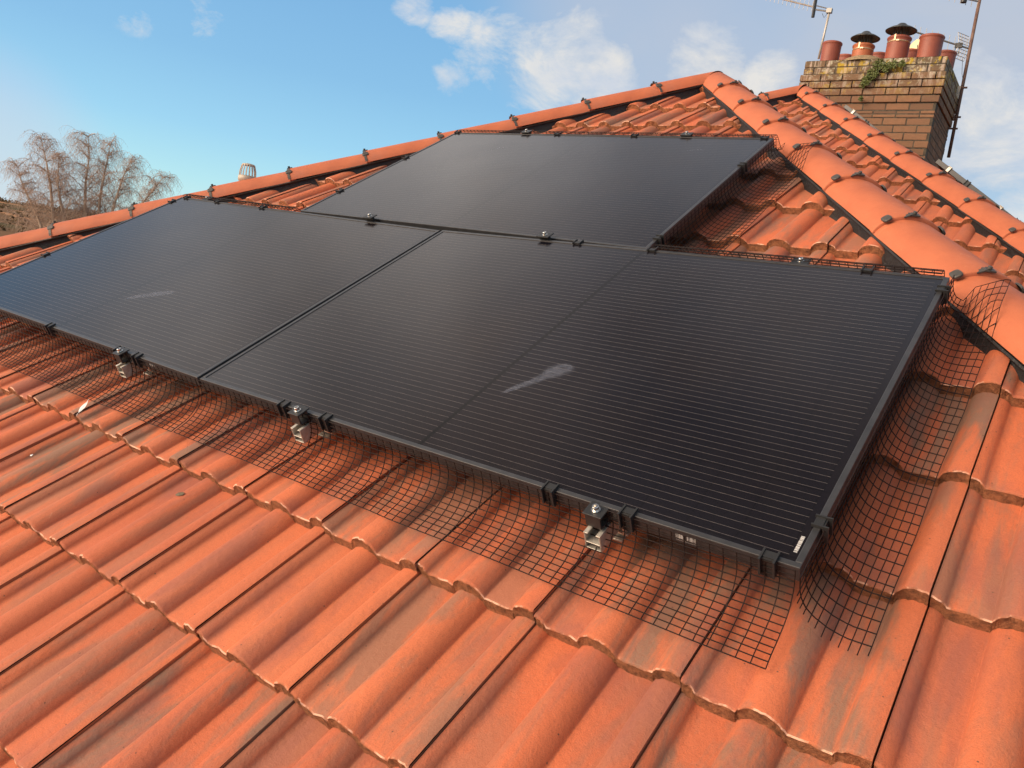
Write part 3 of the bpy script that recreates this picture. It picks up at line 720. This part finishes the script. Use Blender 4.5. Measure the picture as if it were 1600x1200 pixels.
# ------------------------------------------------------------ bird-proof netting
def over_hip(u, v, w):                       # the net rides over the tiles of the right-hand hip
    n = Vector((1.354, 1)).normalized(); d = (Vector((u, v)) - Vector((.167, 3.391))).dot(n)
    if d > -.045: w = max(w, -.105 + .070 * min(1., (d + .045) / .06) - .10 * max(0, d - .09))
    return w
def netting(name, label, a0, a1, place, prof, da, db, rnd=0, ragged=False, trim=None):
    """wires every da along the edge and every db out from it; place(a, out, w) gives slope coordinates"""
    r = random.Random(rnd); m = MB(); m.sm = True
    # arc-length resampling of the section
    P = [Vector(p) for p in prof]; seg = [0]
    for p, q in zip(P, P[1:]): seg.append(seg[-1] + (q - p).length)
    def sec(s):
        s = max(0, min(seg[-1], s))
        for i in range(len(P) - 1):
            if s <= seg[i + 1] + 1e-9: return P[i].lerp(P[i + 1], (s - seg[i]) / max(1e-9, seg[i + 1] - seg[i]))
        return P[-1]
    Ltot = seg[-1]; na = round((a1 - a0) / da); nb = round(Ltot / db); db = Ltot / nb
    ph = r.uniform(0, 10)
    def pt(a, s):
        o = sec(s); k = (s / Ltot)
        wob = noise.noise(Vector((a * 4.5 + ph, 0, rnd))) * .010 * k ** 1.2 + noise.noise(Vector((a * 16 + ph, s * 9, rnd))) * .0018
        u, v, w = place(a + .003 * noise.noise(Vector((a * 3, s * 14, ph))), o.x + wob * .5, o.y + wob * .35)
        return (u, v, over_hip(u, v, w))
    rad = .00115
    for i in range(na + 1):
        a = a0 + (a1 - a0) * i / na; top = db * nb
        if trim: top = min(top, trim(a))
        n = 16; s1 = top + r.uniform(0, .0015)
        if top > .02: m.tube([pt(a, s1 * k / n) for k in range(n + 1)], rad, 4, False)
    for j in range(nb + 1):
        s = db * j; aa = [a0 + (a1 - a0) * k / (na * 2) for k in range(na * 2 + 1)]
        run = []
        for a in aa:
            if trim and s > trim(a) + 1e-4:
                if len(run) > 1: m.tube([pt(x, s) for x in run], rad, 4, False)
                run = []
            else: run.append(a)
        if len(run) > 1:
            if ragged and j > 1:             # cut wire ends left standing
                run = [run[0] - r.uniform(.008, .026)] + run
            m.tube([pt(x, s) for x in run], rad, 4, False)
    o = m.build(name, m_wire, None, S1)
    tag(o, label, 'netting', 'black wire bird netting round the solar panels'); return o
PR = [(.0065, -.003), (.0075, -.036), (.011, -.052), (.020, -.070), (.036, -.088), (.058, -.102), (.085, -.111), (.137, -.116)]
PRW = [(.0065, -.003), (.0070, -.036), (.010, -.056), (.018, -.076), (.032, -.092), (.055, -.106), (.085, -.114), (.124, -.116)]
PRC = [(.0065, -.005), (.0070, -.040), (.010, -.060), (.020, -.082), (.038, -.100), (.065, -.112), (.100, -.117), (.158, -.118)]
PRT = [(.004, .0035), (.018, .0055), (.034, .001), (.050, -.016), (.066, -.050), (.09, -.085), (.13, -.112)]
def flat_panel(n):
    Mx = S1.inverted() @ panel_matrix(n)
    return lambda x, y, z: tuple(Mx @ Vector((x, y, z)))
fa, fb, fc = flat_panel('A'), flat_panel('B'), flat_panel('C')
def drop(f):                                  # hang from the panel, rest on the tiles
    def g(x, y, w):
        q = f(x, y, 0); k = max(0., min(1., -w / .117)); ww = w + q[2] * (1 - k) + k * (crest(q[0]) - CREST) + .0015
        return (q[0], q[1], ww)
    return g
ga, gb, gc = drop(fa), drop(fb), drop(fc)
netting('bird_netting', 'black wire netting skirt below the nearest panel, spread on the tiles', .002, W - .006, lambda a, o, w: ga(a, -o, w), PR, .0248, .0142, 1)
netting('bird_netting', 'black wire netting skirt below the lower left panel', .002, W - .003, lambda a, o, w: gb(a, -o, w), PR, .0248, .0142, 2)
netting('bird_netting', 'black wire netting down the right side of the nearest panel, with ragged cut ends', -.020, H + .008, lambda a, o, w: ga(W + o, a + min(1, o / .115) * .118 * max(0, a / H) ** 5, w), PRW, .0285, .0150, 3, True)
netting('bird_netting', 'black wire netting beside the upper panel, reaching the hip tiles', .010, H + .004, lambda a, o, w: gc(W + o, a + min(1, o / .15) * .06 * (a / H) ** 5, w), PRC, .0285, .0150, 4)
netting('bird_netting', 'black wire netting just showing above the top edge of the nearest panel', .90, W - .02, lambda a, o, w: ga(a, H + o, w), PRT, .0248, .0142, 5)
netting('bird_netting', 'black wire netting along the top edge of the upper panel', .0, W, lambda a, o, w: gc(a, H + o, w), PRT, .0248, .0142, 6)
netting('bird_netting', 'black wire netting on the left side of the upper panel', .0, H, lambda a, o, w: gc(-o, a, w), PRC, .0285, .0150, 7)
netting('bird_netting', 'black wire netting along the top edge of the lower left panel', .0, .86, lambda a, o, w: gb(a, H + o, w), PRT, .0248, .0142, 8)
netting('bird_netting', 'black wire netting on the far left side of the lower left panel', .0, H, lambda a, o, w: gb(-o, a, w), PRC, .0285, .0150, 9)

# ------------------------------------------------------------ small things lying on the tiles
def lift(u, v): return S1 @ Matrix.Translation((u, v, 0))
m = MB(); m.sm = False
vs = []; fs = []
for k in range(9):
    t_ = k / 8; w_ = .010 * math.sin(math.pi * min(1, t_ * 1.15)) + .001
    vs += [(-w_, t_ * .062, .004 + .010 * t_), (w_ * .8, t_ * .062, .005 + .012 * t_)]
for k in range(8): fs.append((2 * k, 2 * k + 1, 2 * k + 3, 2 * k + 2))
m.add(vs, fs); m.tube([(0, -.012, .003), (0, .06, .016)], .0007, 4)
f = m.build('feather', m_white, None, lift(-.435, -.205) @ Matrix.Translation((0, 0, -.122)) @ Matrix.Rotation(R(25), 4, 'Z')); tag(f, 'small white feather caught on a tile edge below the left netting', 'feather')
def flake(name, label, cat, u, v, w, sx, sy, m_, rz=0):
    m = MB(); n = 9; r = random.Random(int(u * 1000)); vs = [(0, 0, .0035)]
    for k in range(n):
        a = 2 * math.pi * k / n; q = r.uniform(.7, 1.1); vs.append((sx * q * math.cos(a), sy * q * math.sin(a), .001 + .002 * r.random()))
    m.add(vs, [(0, k + 1, (k + 1) % n + 1) for k in range(n)]); tag(m.build(name, m_, None, S1 @ Matrix.Translation((u, v, w)) @ Matrix.Rotation(rz, 4, 'Z')), label, cat)
m_deadleaf = mat('dead_leaf', (.13, .10, .06), .8)
flake('leaf', 'small grey-brown dead leaf lying on the tile left of centre', 'leaf', .253, -.292, -.1385, .014, .008, m_deadleaf, .5)
flake('mortar_crumb', 'tiny pale crumb on a purplish tile at the far left', 'crumb', -.385, -.392, -.1380, .005, .005, m_white)

# ------------------------------------------------------------ chimney
cor = at(1456, 200, 7.85)                    # front right corner of the shaft
ztop = cor.z + .70; WX = 1.375; DY = 1.05
chim = thing('chimney_stack', 'weathered brown brick chimney stack with terracotta pots behind the far roof', 'chimney', Matrix.Translation((cor.x - WX / 2, cor.y + DY / 2, ztop)))
rb = random.Random(11)
def courses():
    z = 0; i = 0; out = []
    while z < 2.6:
        if i == 7: out += [(z, .037, i), (z + .0375, .037, i)]
        else: out.append((z, .075, i))
        z += .075; i += 1
    return out
m = MB(); tids = []
OVER = lambda i: .014 if i < 2 else .034 if i < 4 else .026 if i < 5 else .016 if i < 6 else 0
def brick(x0, x1, y0, y1, z1, h):
    e = .0045; j = rb.uniform(-.003, .003)
    n0 = len(m.f); m.box(((x0 + x1) / 2, (y0 + y1) / 2 + j, z1 - h / 2), (x1 - x0 - 2 * e, y1 - y0 - 2 * e + 0, h - 2 * e))
    c = (min(1, max(0, rb.gauss(.35, .3))), rb.random(), rb.random(), 1.)
    tids.extend([c] * (len(m.f) - n0))
for z, h, i in courses():
    ov = OVER(i); X0, X1 = -WX / 2 - ov, WX / 2 + ov; Y0, Y1 = -DY / 2 - ov, DY / 2 + ov
    s = .112 if i % 2 else 0.
    x = X0 - (0 if s == 0 else .113)
    xs = []
    while x < X1: xs.append((max(x, X0), min(x + .225, X1))); x += .225
    for a, b in xs:
        if b - a > .03:
            brick(a, b, Y0, Y0 + .105, -z, h); brick(a, b, Y1 - .105, Y1, -z, h)
    y = Y0 + .105 - (0 if s else .113)
    while y < Y1 - .105:
        a, b = max(y, Y0 + .105), min(y + .225, Y1 - .105)
        if b - a > .03: brick(X1 - .105, X1, a, b, -z, h); brick(X0, X0 + .105, a, b, -z, h)
        y += .225
me = m.mesh('brickwork'); a = me.attributes.new('tid', 'FLOAT_COLOR', 'FACE'); a.data.foreach_set('color', [q for c in tids for q in c])
o = link('brickwork', me, m_brick, chim); b = o.modifiers.new('bevel', 'BEVEL'); b.width = .004; b.segments = 1
m = MB(); m.box((0, 0, -1.32), (WX - .016, DY - .016, 2.6)); m.box((0, 0, -.222), (WX + .010, DY + .010, .43)); m.build('mortar', m_mortar, chim)
def mound(cx_, cy_, r, h):
    m = MB(); m.sm = True
    m.lathe([(r, -.01), (r * .85, h * .45), (r * .6, h * .85), (r * .3, h), (0, h)], (cx_, cy_, 0), 24); m.build('mortar_bed', m_flaunch, chim)
m = MB(); vs = [(-WX / 2, -DY / 2, 0), (WX / 2, -DY / 2, 0), (WX / 2, DY / 2, 0), (-WX / 2, DY / 2, 0)]
vs += [(x * .8, y * .7, .035) for x, y, z in vs]
m.add(vs, [(0, 1, 5, 4), (1, 2, 6, 5), (2, 3, 7, 6), (3, 0, 4, 7), (4, 5, 6, 7)]); m.build('mortar_bed', m_flaunch, chim)
MC = wm(chim).inverted()
YF = cor.y + .22; YB = cor.y + .78
def pot(px, pytop, Y, r, h, mt, label, cowl=False):
    top = MC @ at_y(px, pytop, Y)
    m = MB(); m.sm = True; z = top.z
    m.lathe([(r * .62, z - .02), (r * .76, z - .004), (r * .84, z), (r * .96, z - .002), (r * 1.02, z - .010), (r * 1.02, z - .022), (r * .97, z - .030), (r * .955, z - .040), (r * .95, z - .10), (r * .93, z - h)], (top.x, top.y, 0), 36)
    m.lathe([(r * .62, z - .02), (r * .60, z - .2), (0, z - .2)], (top.x, top.y, 0), 24)
    o = m.build('chimney_pot', mt, chim); o['label'] = label
    if cowl:
        m = MB(); m.sm = True; R_ = cowl
        zz = z + .075
        m.lathe([(0, zz + .070), (R_ * .22, zz + .066), (R_ * .34, zz + .050), (R_ * .42, zz + .034), (R_ * .75, zz + .018), (R_, zz - .006), (R_ * .98, zz - .012), (R_ * .7, zz + .008), (0, zz + .022)], (top.x, top.y, 0), 40)
        m.sm = False
        for k in range(14):
            a = 2 * math.pi * k / 14; m.tube([(top.x + r * .62 * math.cos(a), top.y + r * .62 * math.sin(a), z - .02), (top.x + r * .60 * math.cos(a), top.y + r * .60 * math.sin(a), zz + .016)], .0028, 5)
        c = m.build('cowl', m_cowl, o)
        m = MB(); m.sm = True; m.lathe([(r * .965, z - .052), (r * .97, z - .066), (r * .955, z - .066)], (top.x, top.y, 0), 30)
        m.sm = False; m.box((top.x - .02, top.y - r * .99, z - .03), (.014, .008, .060)); m.box((top.x + .01, top.y - r * 1.0, z - .060), (.03, .012, .012))
        m.build('strap', m_strap, c)
pot(1301, 67, YF, .104, .25, m_pot, 'dark red pot at the left end')
pot(1350, 71, YF, .112, .25, m_pot_o, 'orange pot with a grey domed cowl', .150)
pot(1406, 59, YF, .118, .30, m_pot, 'dark red pot with a grey domed cowl', .155)
pot(1457, 57, YF, .118, .30, m_pot, 'dark red pot at the right end')
pot(1322, 88, YB, .11, .22, m_pot, 'red pot in the back row, left')
pot(1374, 85, YB, .11, .22, m_pot, 'red pot in the back row, second')
pot(1424, 80, YB, .11, .22, m_pot, 'red pot in the back row, third')
pot(1478, 82, YB, .11, .22, m_pot, 'red pot in the back row, right')
q = MC @ at_y(1352, 92, YF); mound(q.x, q.y, .26, .075)
# plants rooted in the brickwork
def wall_plant(name, label, spots, seed):
    r = random.Random(seed); m = MB(); c0 = at_y(spots[0][0], spots[0][1], cor.y - .03)
    for (px, py, rad, n) in spots:
        c = at_y(px, py, cor.y - .04)
        for k in range(n):
            a = r.uniform(0, 2 * math.pi); q = rad * math.sqrt(r.random())
            p = c + Vector((math.cos(a) * q, -r.uniform(0, .05), math.sin(a) * q * 1.0)) - c0
            s = r.uniform(.008, .016); rt = Matrix.Rotation(r.uniform(-1.2, 1.2), 3, 'X') @ Matrix.Rotation(r.uniform(-3, 3), 3, 'Y')
            m.add([p + rt @ Vector(w_) for w_ in ((-s * .5, 0, 0), (0, -s * .2, -s * .7), (s * .5, 0, 0), (0, -s * .1, s * .9))], [(0, 1, 2, 3)])
    o = m.build(name, m_leaf, None, Matrix.Translation(c0)); tag(o, label, 'plant')
wall_plant('wall_plant', 'bushy green fern rooted in the top courses of the brick chimney', [(1374, 102, .055, 240), (1364, 116, .06, 300), (1354, 128, .045, 170), (1349, 134, .03, 60)], 1)
wall_plant('wall_plant', 'thin trailing green plant along the upper joint of the brick chimney', [(1388, 105, .045, 130), (1398, 102, .04, 110), (1410, 101, .035, 110), (1385, 110, .03, 60)], 2)
wall_plant('wall_plant', 'small green tuft low on the brick chimney face', [(1346, 155, .022, 60)], 3)

# ------------------------------------------------------------ aerials
def aerial_mast():
    Y = cor.y + .95
    b = at_y(1482, 246, Y); t_ = at_y(1533, -12, Y)
    T = thing('tv_aerial', 'rusty leaning aerial mast strapped to the right side of the brick chimney', 'aerial', Matrix.Translation(b))
    I = wm(T).inverted(); m = MB(); m.sm = True
    m.tube([I @ b, I @ b.lerp(t_, .5), I @ t_], .017, 10); m.build('mast', m_rust, T)
    for py, px in ((183, 1495), (201, 1490), (137, 1505)):
        p = I @ at_y(px, py, Y); m = MB()
        m.box((p.x - .06, p.y, p.z), (.20, .012, .018)); m.box((p.x + .01, p.y, p.z + .0), (.05, .04, .010))
        m.build('bracket', m_rust, T)
    m = MB(); p = I @ at_y(1500, 146, Y); m.box(p - Vector((.03, .03, 0)), (.06, .04, .13)); m.build('junction_box', m_galv, T)
    def yagi(pa, pb, n, ln, dirv, grid=False):
        a = I @ pa; b_ = I @ pb; m = MB(); m.tube([a, b_], .009, 6); m.build('boom', m_aer, T)
        d = (b_ - a); m = MB()
        for k in range(n):
            c = a + d * (k + .5) / n; l = ln * (1 - .25 * k / n); m.tube([c - dirv * l, c + dirv * l], .0035, 4)
        m.build('elements', m_aer, T)
        if grid:
            for s in (-1, 1):
                m = MB(); e1 = dirv * s; e2 = (Vector((0, 1, 0)) * .8 + Vector((.45, 0, 0))).normalized()
                o = a + d.normalized() * .05
                tilt = (e1 + d.normalized() * .28).normalized()
                for k in range(6): q = o - e2 * .09 + e2 * .036 * k; m.tube([q + tilt * .03, q + tilt * .135], .0035, 4)
                for k in range(4): q = o + tilt * (.03 + .035 * k); m.tube([q - e2 * .09, q + e2 * .09], .0035, 4)
                m.build('reflector', m_galv, T)
            m = MB(); m.box(a + d.normalized() * .11, (.07, .03, .05)); m.tube([a + d.normalized() * .1, a + d.normalized() * .1 - dirv * .1, a + d.normalized() * .14 - dirv * .1, a + d.normalized() * .14], .005, 4); m.build('dipole', m_plastic, T)
    upv = (t_ - b).normalized()
    yagi(at_y(1514, 76, Y), at_y(1424, 48, Y - .25), 10, .085, upv, True)
    yagi(at_y(1532, 3, Y), at_y(1455, -14, Y - .2), 9, .07, upv)
    m = MB(); p = I @ at_y(1506, 1, Y - .1); m.lathe([(0, -.03), (.03, -.02), (.032, .02), (0, .03)], p, 12); m.build('dipole', m_plastic, T)
    m = MB(); m.tube([I @ at_y(1504, 92, Y - .02), I @ at_y(1503, 115, Y - .02), I @ at_y(1506, 135, Y - .02)], .003, 4); m.build('cable', m_plastic, T)
aerial_mast()
def aerial_left():
    Y = cor.y + .8
    b = at_y(1279, 92, Y); t_ = at_y(1297, 14, Y)
    T = thing('tv_aerial', 'pale aerial pole with a black dipole standing behind the leftmost chimney pot', 'aerial', Matrix.Translation(b))
    I = wm(T).inverted(); m = MB(); m.sm = True; m.tube([I @ b, I @ t_], .013, 10); m.build('mast', m_galv, T)
    m = MB(); m.tube([I @ at_y(1296, 18, Y), I @ at_y(1274, 15, Y)], .009, 6); m.tube([I @ at_y(1296, 14, Y), I @ at_y(1276, 9, Y - .02)], .006, 6)
    m.box(I @ at_y(1296, 17, Y), (.06, .05, .05)); m.build('bracket', m_aer, T)
    m = MB(); m.tube([I @ at_y(1276, -8, Y), I @ at_y(1270, 27, Y)], .020, 8); m.build('dipole', m_plastic, T)
    a = I @ at_y(1272, 11, Y); e = I @ at_y(1195, -8, Y - .1); m = MB(); m.tube([a, e], .009, 6); m.build('boom', m_galv, T)
    m = MB(); up = (t_ - b).normalized(); d = e - a
    for k in range(12): c = a + d * (k + .4) / 12; m.tube([c - up * .06, c + up * .06], .003, 4)
    m.build('elements', m_aer, T)
    m = MB(); p = I @ at_y(1288, 25, Y); m.tube([p + Vector((.03, 0, .03)), p + Vector((0, 0, -.02)), p + Vector((-.03, 0, .03))], .003, 4); m.build('cable', m_plastic, T)
aerial_left()
# cream dish half hidden between the pots
p = at_y(1434, 74, cor.y + 1.5)
T = thing('satellite_dish', 'small cream dish half hidden between the chimney pots', 'dish', Matrix.Translation(p))
m = MB(); m.sm = True; ax = Matrix.Rotation(R(75), 3, 'X') @ Matrix.Rotation(R(-25), 3, 'Y')
m.lathe([(0, 0), (.05, .003), (.085, .012), (.10, .022), (.098, .026), (.05, .008), (0, .005)], (0, 0, 0), 24, ax); m.build('dish', m_cream, T)
m = MB(); m.tube([(0, .02, 0), (0, .06, -.3)], .012, 8); m.tube([(0, 0, -.08), (.02, -.12, -.01)], .005, 6); m.build('bracket', m_aer, T)

# solar panels on the right-hand slope of the taller roof, seen edge on
def side_panel(px, py, Y, drop_, label):
    p = at_y(px, py, Y)
    d = (B4R - A4); dn = Vector((d.x, 0, d.z)).normalized(); eu = Vector((0, 1, 0))
    F = frame(p, eu, -dn)
    # local x goes back along the house, y up the slope; its front edge runs down the slope
    Mx = F @ Matrix.Translation((0, -W, 0)) @ Matrix.Rotation(R(90), 4, 'Z') @ Matrix.Translation((0, -H, 0))
    t = solar_panel(Mx, label, [('t', .25), ('t', .6), ('t', 1.1), ('t', 1.5)])
    for x in (W - .10, W - .52, W - 1.25):
        m = MB(); m.box((x, H + .008, .003), (.030, .024, .004)); m.box((x, H + .006, -.015), (.020, .010, .036)); m.build('end_clamp', m_alu, t, None, .001, 1)
    return t
side_panel(1322, 163, 6.12, 0, 'black solar panel on the right-hand slope, its edge crossing in front of the chimney')
side_panel(1467, 248, 4.70, 0, 'dark solar panel edge showing beyond the hip, right of the chimney foot')

# ------------------------------------------------------------ vent pipe beyond the left hip
vp = at(385, 292, 4.6); ax = None
T = thing('vent_pipe', 'cream vent pipe with a slatted cage top poking up behind the left hip', 'vent pipe', Matrix.Translation(vp))
m = MB(); m.sm = True; r0 = .046
m.lathe([(r0, -.35), (r0, .03), (r0 * 1.10, .032), (r0 * 1.14, .045), (r0 * 1.1, .060), (r0 * .98, .064), (r0 * .9, .06), (r0 * .85, -.1)], n=28); m.build('pipe', m_vent, T)
m = MB()
for k in range(16):
    a = 2 * math.pi * k / 16; c_, s_ = math.cos(a), math.sin(a)
    m.tube([(r0 * 1.02 * c_, r0 * 1.02 * s_, .055), (r0 * .98 * c_, r0 * .98 * s_, .09), (r0 * .78 * c_, r0 * .78 * s_, .125), (r0 * .62 * c_, r0 * .62 * s_, .130)], .0030, 5)
m.sm = True; m.lathe([(r0 * .80, .122), (r0 * .74, .131), (r0 * .3, .135), (0, .135)], n=24)
m.build('cage', m_vent, T)

# ------------------------------------------------------------ birches, land
def birch(name, label, base, stems, seed, tw=1.0):
    r = random.Random(seed); T = thing(name, label, 'tree', Matrix.Translation(base), 'bare birches beyond the roof')
    mt = MB(); mt.sm = True; mb = MB(); mb.sm = False; ml = MB()
    tips = []
    def path(p, d, ln, n, curl, droop, r0, r1, out, sides=6):
        pts = [p.copy()]; d = d.normalized()
        for i in range(n):
            d = (d + Vector((r.uniform(-1, 1), r.uniform(-1, 1), r.uniform(-1, 1))) * curl + Vector((0, 0, -droop)) * (i / n)).normalized()
            p = p + d * (ln / n); pts.append(p.copy())
        out.tube(pts, [r0 + (r1 - r0) * i / n for i in range(n + 1)], sides, False); return pts
    for (dx, dy, top, lean) in stems:
        tgt = Vector((dx, dy, top)); nS = 16; st = []; ph = r.uniform(0, 50)
        for i in range(nS + 1):
            k = i / nS; p = Vector((dx * (.10 + .90 * k ** 1.5), dy * k, top * k ** .93))
            st.append(p + Vector((noise.noise(Vector((k * 4, ph, 0))), noise.noise(Vector((k * 4, ph, 9))), 0)) * .30 * k)
        mt.tube(st, [.15 * (1 - k / nS) ** .9 + .012 for k in range(nS + 1)], 7, False)
        for i in range(5, nS + 1):
            for q in range(3):
                p = st[i]; h = i / nS
                if h < .5 and r.random() < .45: continue
                a = r.uniform(0, 2 * math.pi); L1 = (.75 + 2.2 * (1 - h)) * r.uniform(.6, 1.1)
                br = path(p, Vector((math.cos(a), math.sin(a), r.uniform(.5, 1.2))), L1, 6, .13, .16, .020, .007, mb, 4)
                red = r.random() < .35
                for k in range(1, 7):
                    for z in range(3):
                        a2 = r.uniform(0, 2 * math.pi)
                        t2 = path(br[k], Vector((math.cos(a2), math.sin(a2), r.uniform(-.4, .7))), r.uniform(.35, .95), 4, .14, 1.1, .0056, .0030, mb, 3)
                        if red and r.random() < .6:
                            for g in range(4):
                                c = t2[r.randint(1, 4)]; s = r.uniform(.012, .026); v1 = Vector((r.uniform(-1, 1), r.uniform(-1, 1), r.uniform(-1, 1))).normalized() * s; v2 = v1.orthogonal().normalized() * s
                                c = c + Vector((r.uniform(-.06, .06), r.uniform(-.06, .06), r.uniform(-.08, .03)))
                                ml.add([c - v1, c + v2, c + v1, c - v2], [(0, 1, 2, 3)])
                        for k2 in (1, 2, 3, 4):
                            for zz in range(1):
                                a3 = r.uniform(0, 2 * math.pi)
                                path(t2[k2], Vector((math.cos(a3) * .5, math.sin(a3) * .5, -.5)), r.uniform(.2, .6), 3, .10, 1.0, .0034, .0022, mb, 3)
    mt.build('trunk', m_bark, T); mb.build('crown', m_twig, T); lv = ml.build('leaves', m_bud, T); return T
D1 = 40
def gbase(px, py, D): p = at(px, py, D); p.z = 0; return p
camR = Vector((cx.x, cx.y, 0)).normalized()
def stem(px0, px1, D, topy, lean=1):
    b = gbase(px0, 330, D); t_ = at(px1, topy, D); q = t_ - b; return (q.x, q.y, q.z, lean)
b1 = gbase(112, 340, D1)
def stems_for(b, L_):
    o = []
    for px, py in L_:
        t_ = at(px, py, D1); q = t_ - b; o.append((q.x, q.y, q.z, 1))
    return o
birch('birch_tree', 'bare birch with leaning stems, left of the pair behind the roof', b1, stems_for(b1, [(66, 220), (30, 262), (92, 248)]), 3)
b2 = gbase(140, 340, D1 + 1)
birch('birch_tree', 'taller bare birch with reddish clumps, right of the pair behind the roof', b2, stems_for(b2, [(136, 214), (172, 228), (208, 256), (254, 278)]), 5)

def terrain():
    m = MB(); m.sm = True; n = 90; vs = []; fs = []
    rings = [0, 8, 20, 40, 70, 110, 160, 210, 250, 280, 310, 340, 380, 430, 500, 650, 900, 1400, 2500]
    for ri, rr in enumerate(rings):
        for k in range(n * 2):
            a = 2 * math.pi * k / (n * 2); x, y = CAM.x + rr * math.cos(a), CAM.y + rr * math.sin(a)
            d = Vector((math.cos(a), math.sin(a), 0)); z = 0
            hd = (at(40, 320, 1) - CAM); hd.z = 0; hd.normalize()
            ang = math.atan2(d.cross(hd).z, d.dot(hd))        # positive: left of... measured from the hill
            f = math.exp(-(max(0, abs(ang + .0) - .10) / .30) ** 2)
            z = 5.6 * f * min(1, max(0, (rr - 120) / 220)) + (1.2 * noise.noise(Vector((x * .012, y * .012, 0))) if rr > 100 else 0)
            z += 1.0 * max(0, ang) * 4 * f if rr > 200 else 0
            vs.append((x, y, z if rr < 420 else max(0, z * (1 - (rr - 420) / 400))))
    K_ = n * 2
    for i in range(len(rings) - 1):
        for k in range(K_): fs.append((i * K_ + k, i * K_ + (k + 1) % K_, (i + 1) * K_ + (k + 1) % K_, (i + 1) * K_ + k))
    m.add(vs, fs); return tag(m.build('ground', m_ground), kind='structure')
G = terrain()
def woodland():
    r = random.Random(4); m = MB()
    hd = (at(60, 320, 1) - CAM); hd.z = 0; hd.normalize(); base = math.atan2(hd.y, hd.x)
    import bisect
    for k in range(1000):
        a = base + r.uniform(-.22, .20); rr = r.choice((r.uniform(150, 400), r.uniform(330, 380), r.uniform(345, 365)))
        x, y = CAM.x + rr * math.cos(a), CAM.y + rr * math.sin(a)
        z = 5.6 * min(1, max(0, (rr - 120) / 220)) - .5; s = r.uniform(.6, 2.0)
        for g in range(18):
            c = Vector((x, y, z)) + Vector((r.gauss(0, s * .5), r.gauss(0, s * .5), abs(r.gauss(0, s * .5))))
            q = s * r.uniform(.12, .28); v1 = Vector((r.uniform(-1, 1), r.uniform(-1, 1), r.uniform(-1, 1))).normalized() * q; v2 = v1.orthogonal().normalized() * q
            m.add([c - v1, c + v2, c + v1, c - v2], [(0, 1, 2, 3)])
    o = m.build('woodland', m_wood); tag(o, 'brown winter scrub and hedges covering the distant hillside', 'woodland', kind='stuff')
woodland()
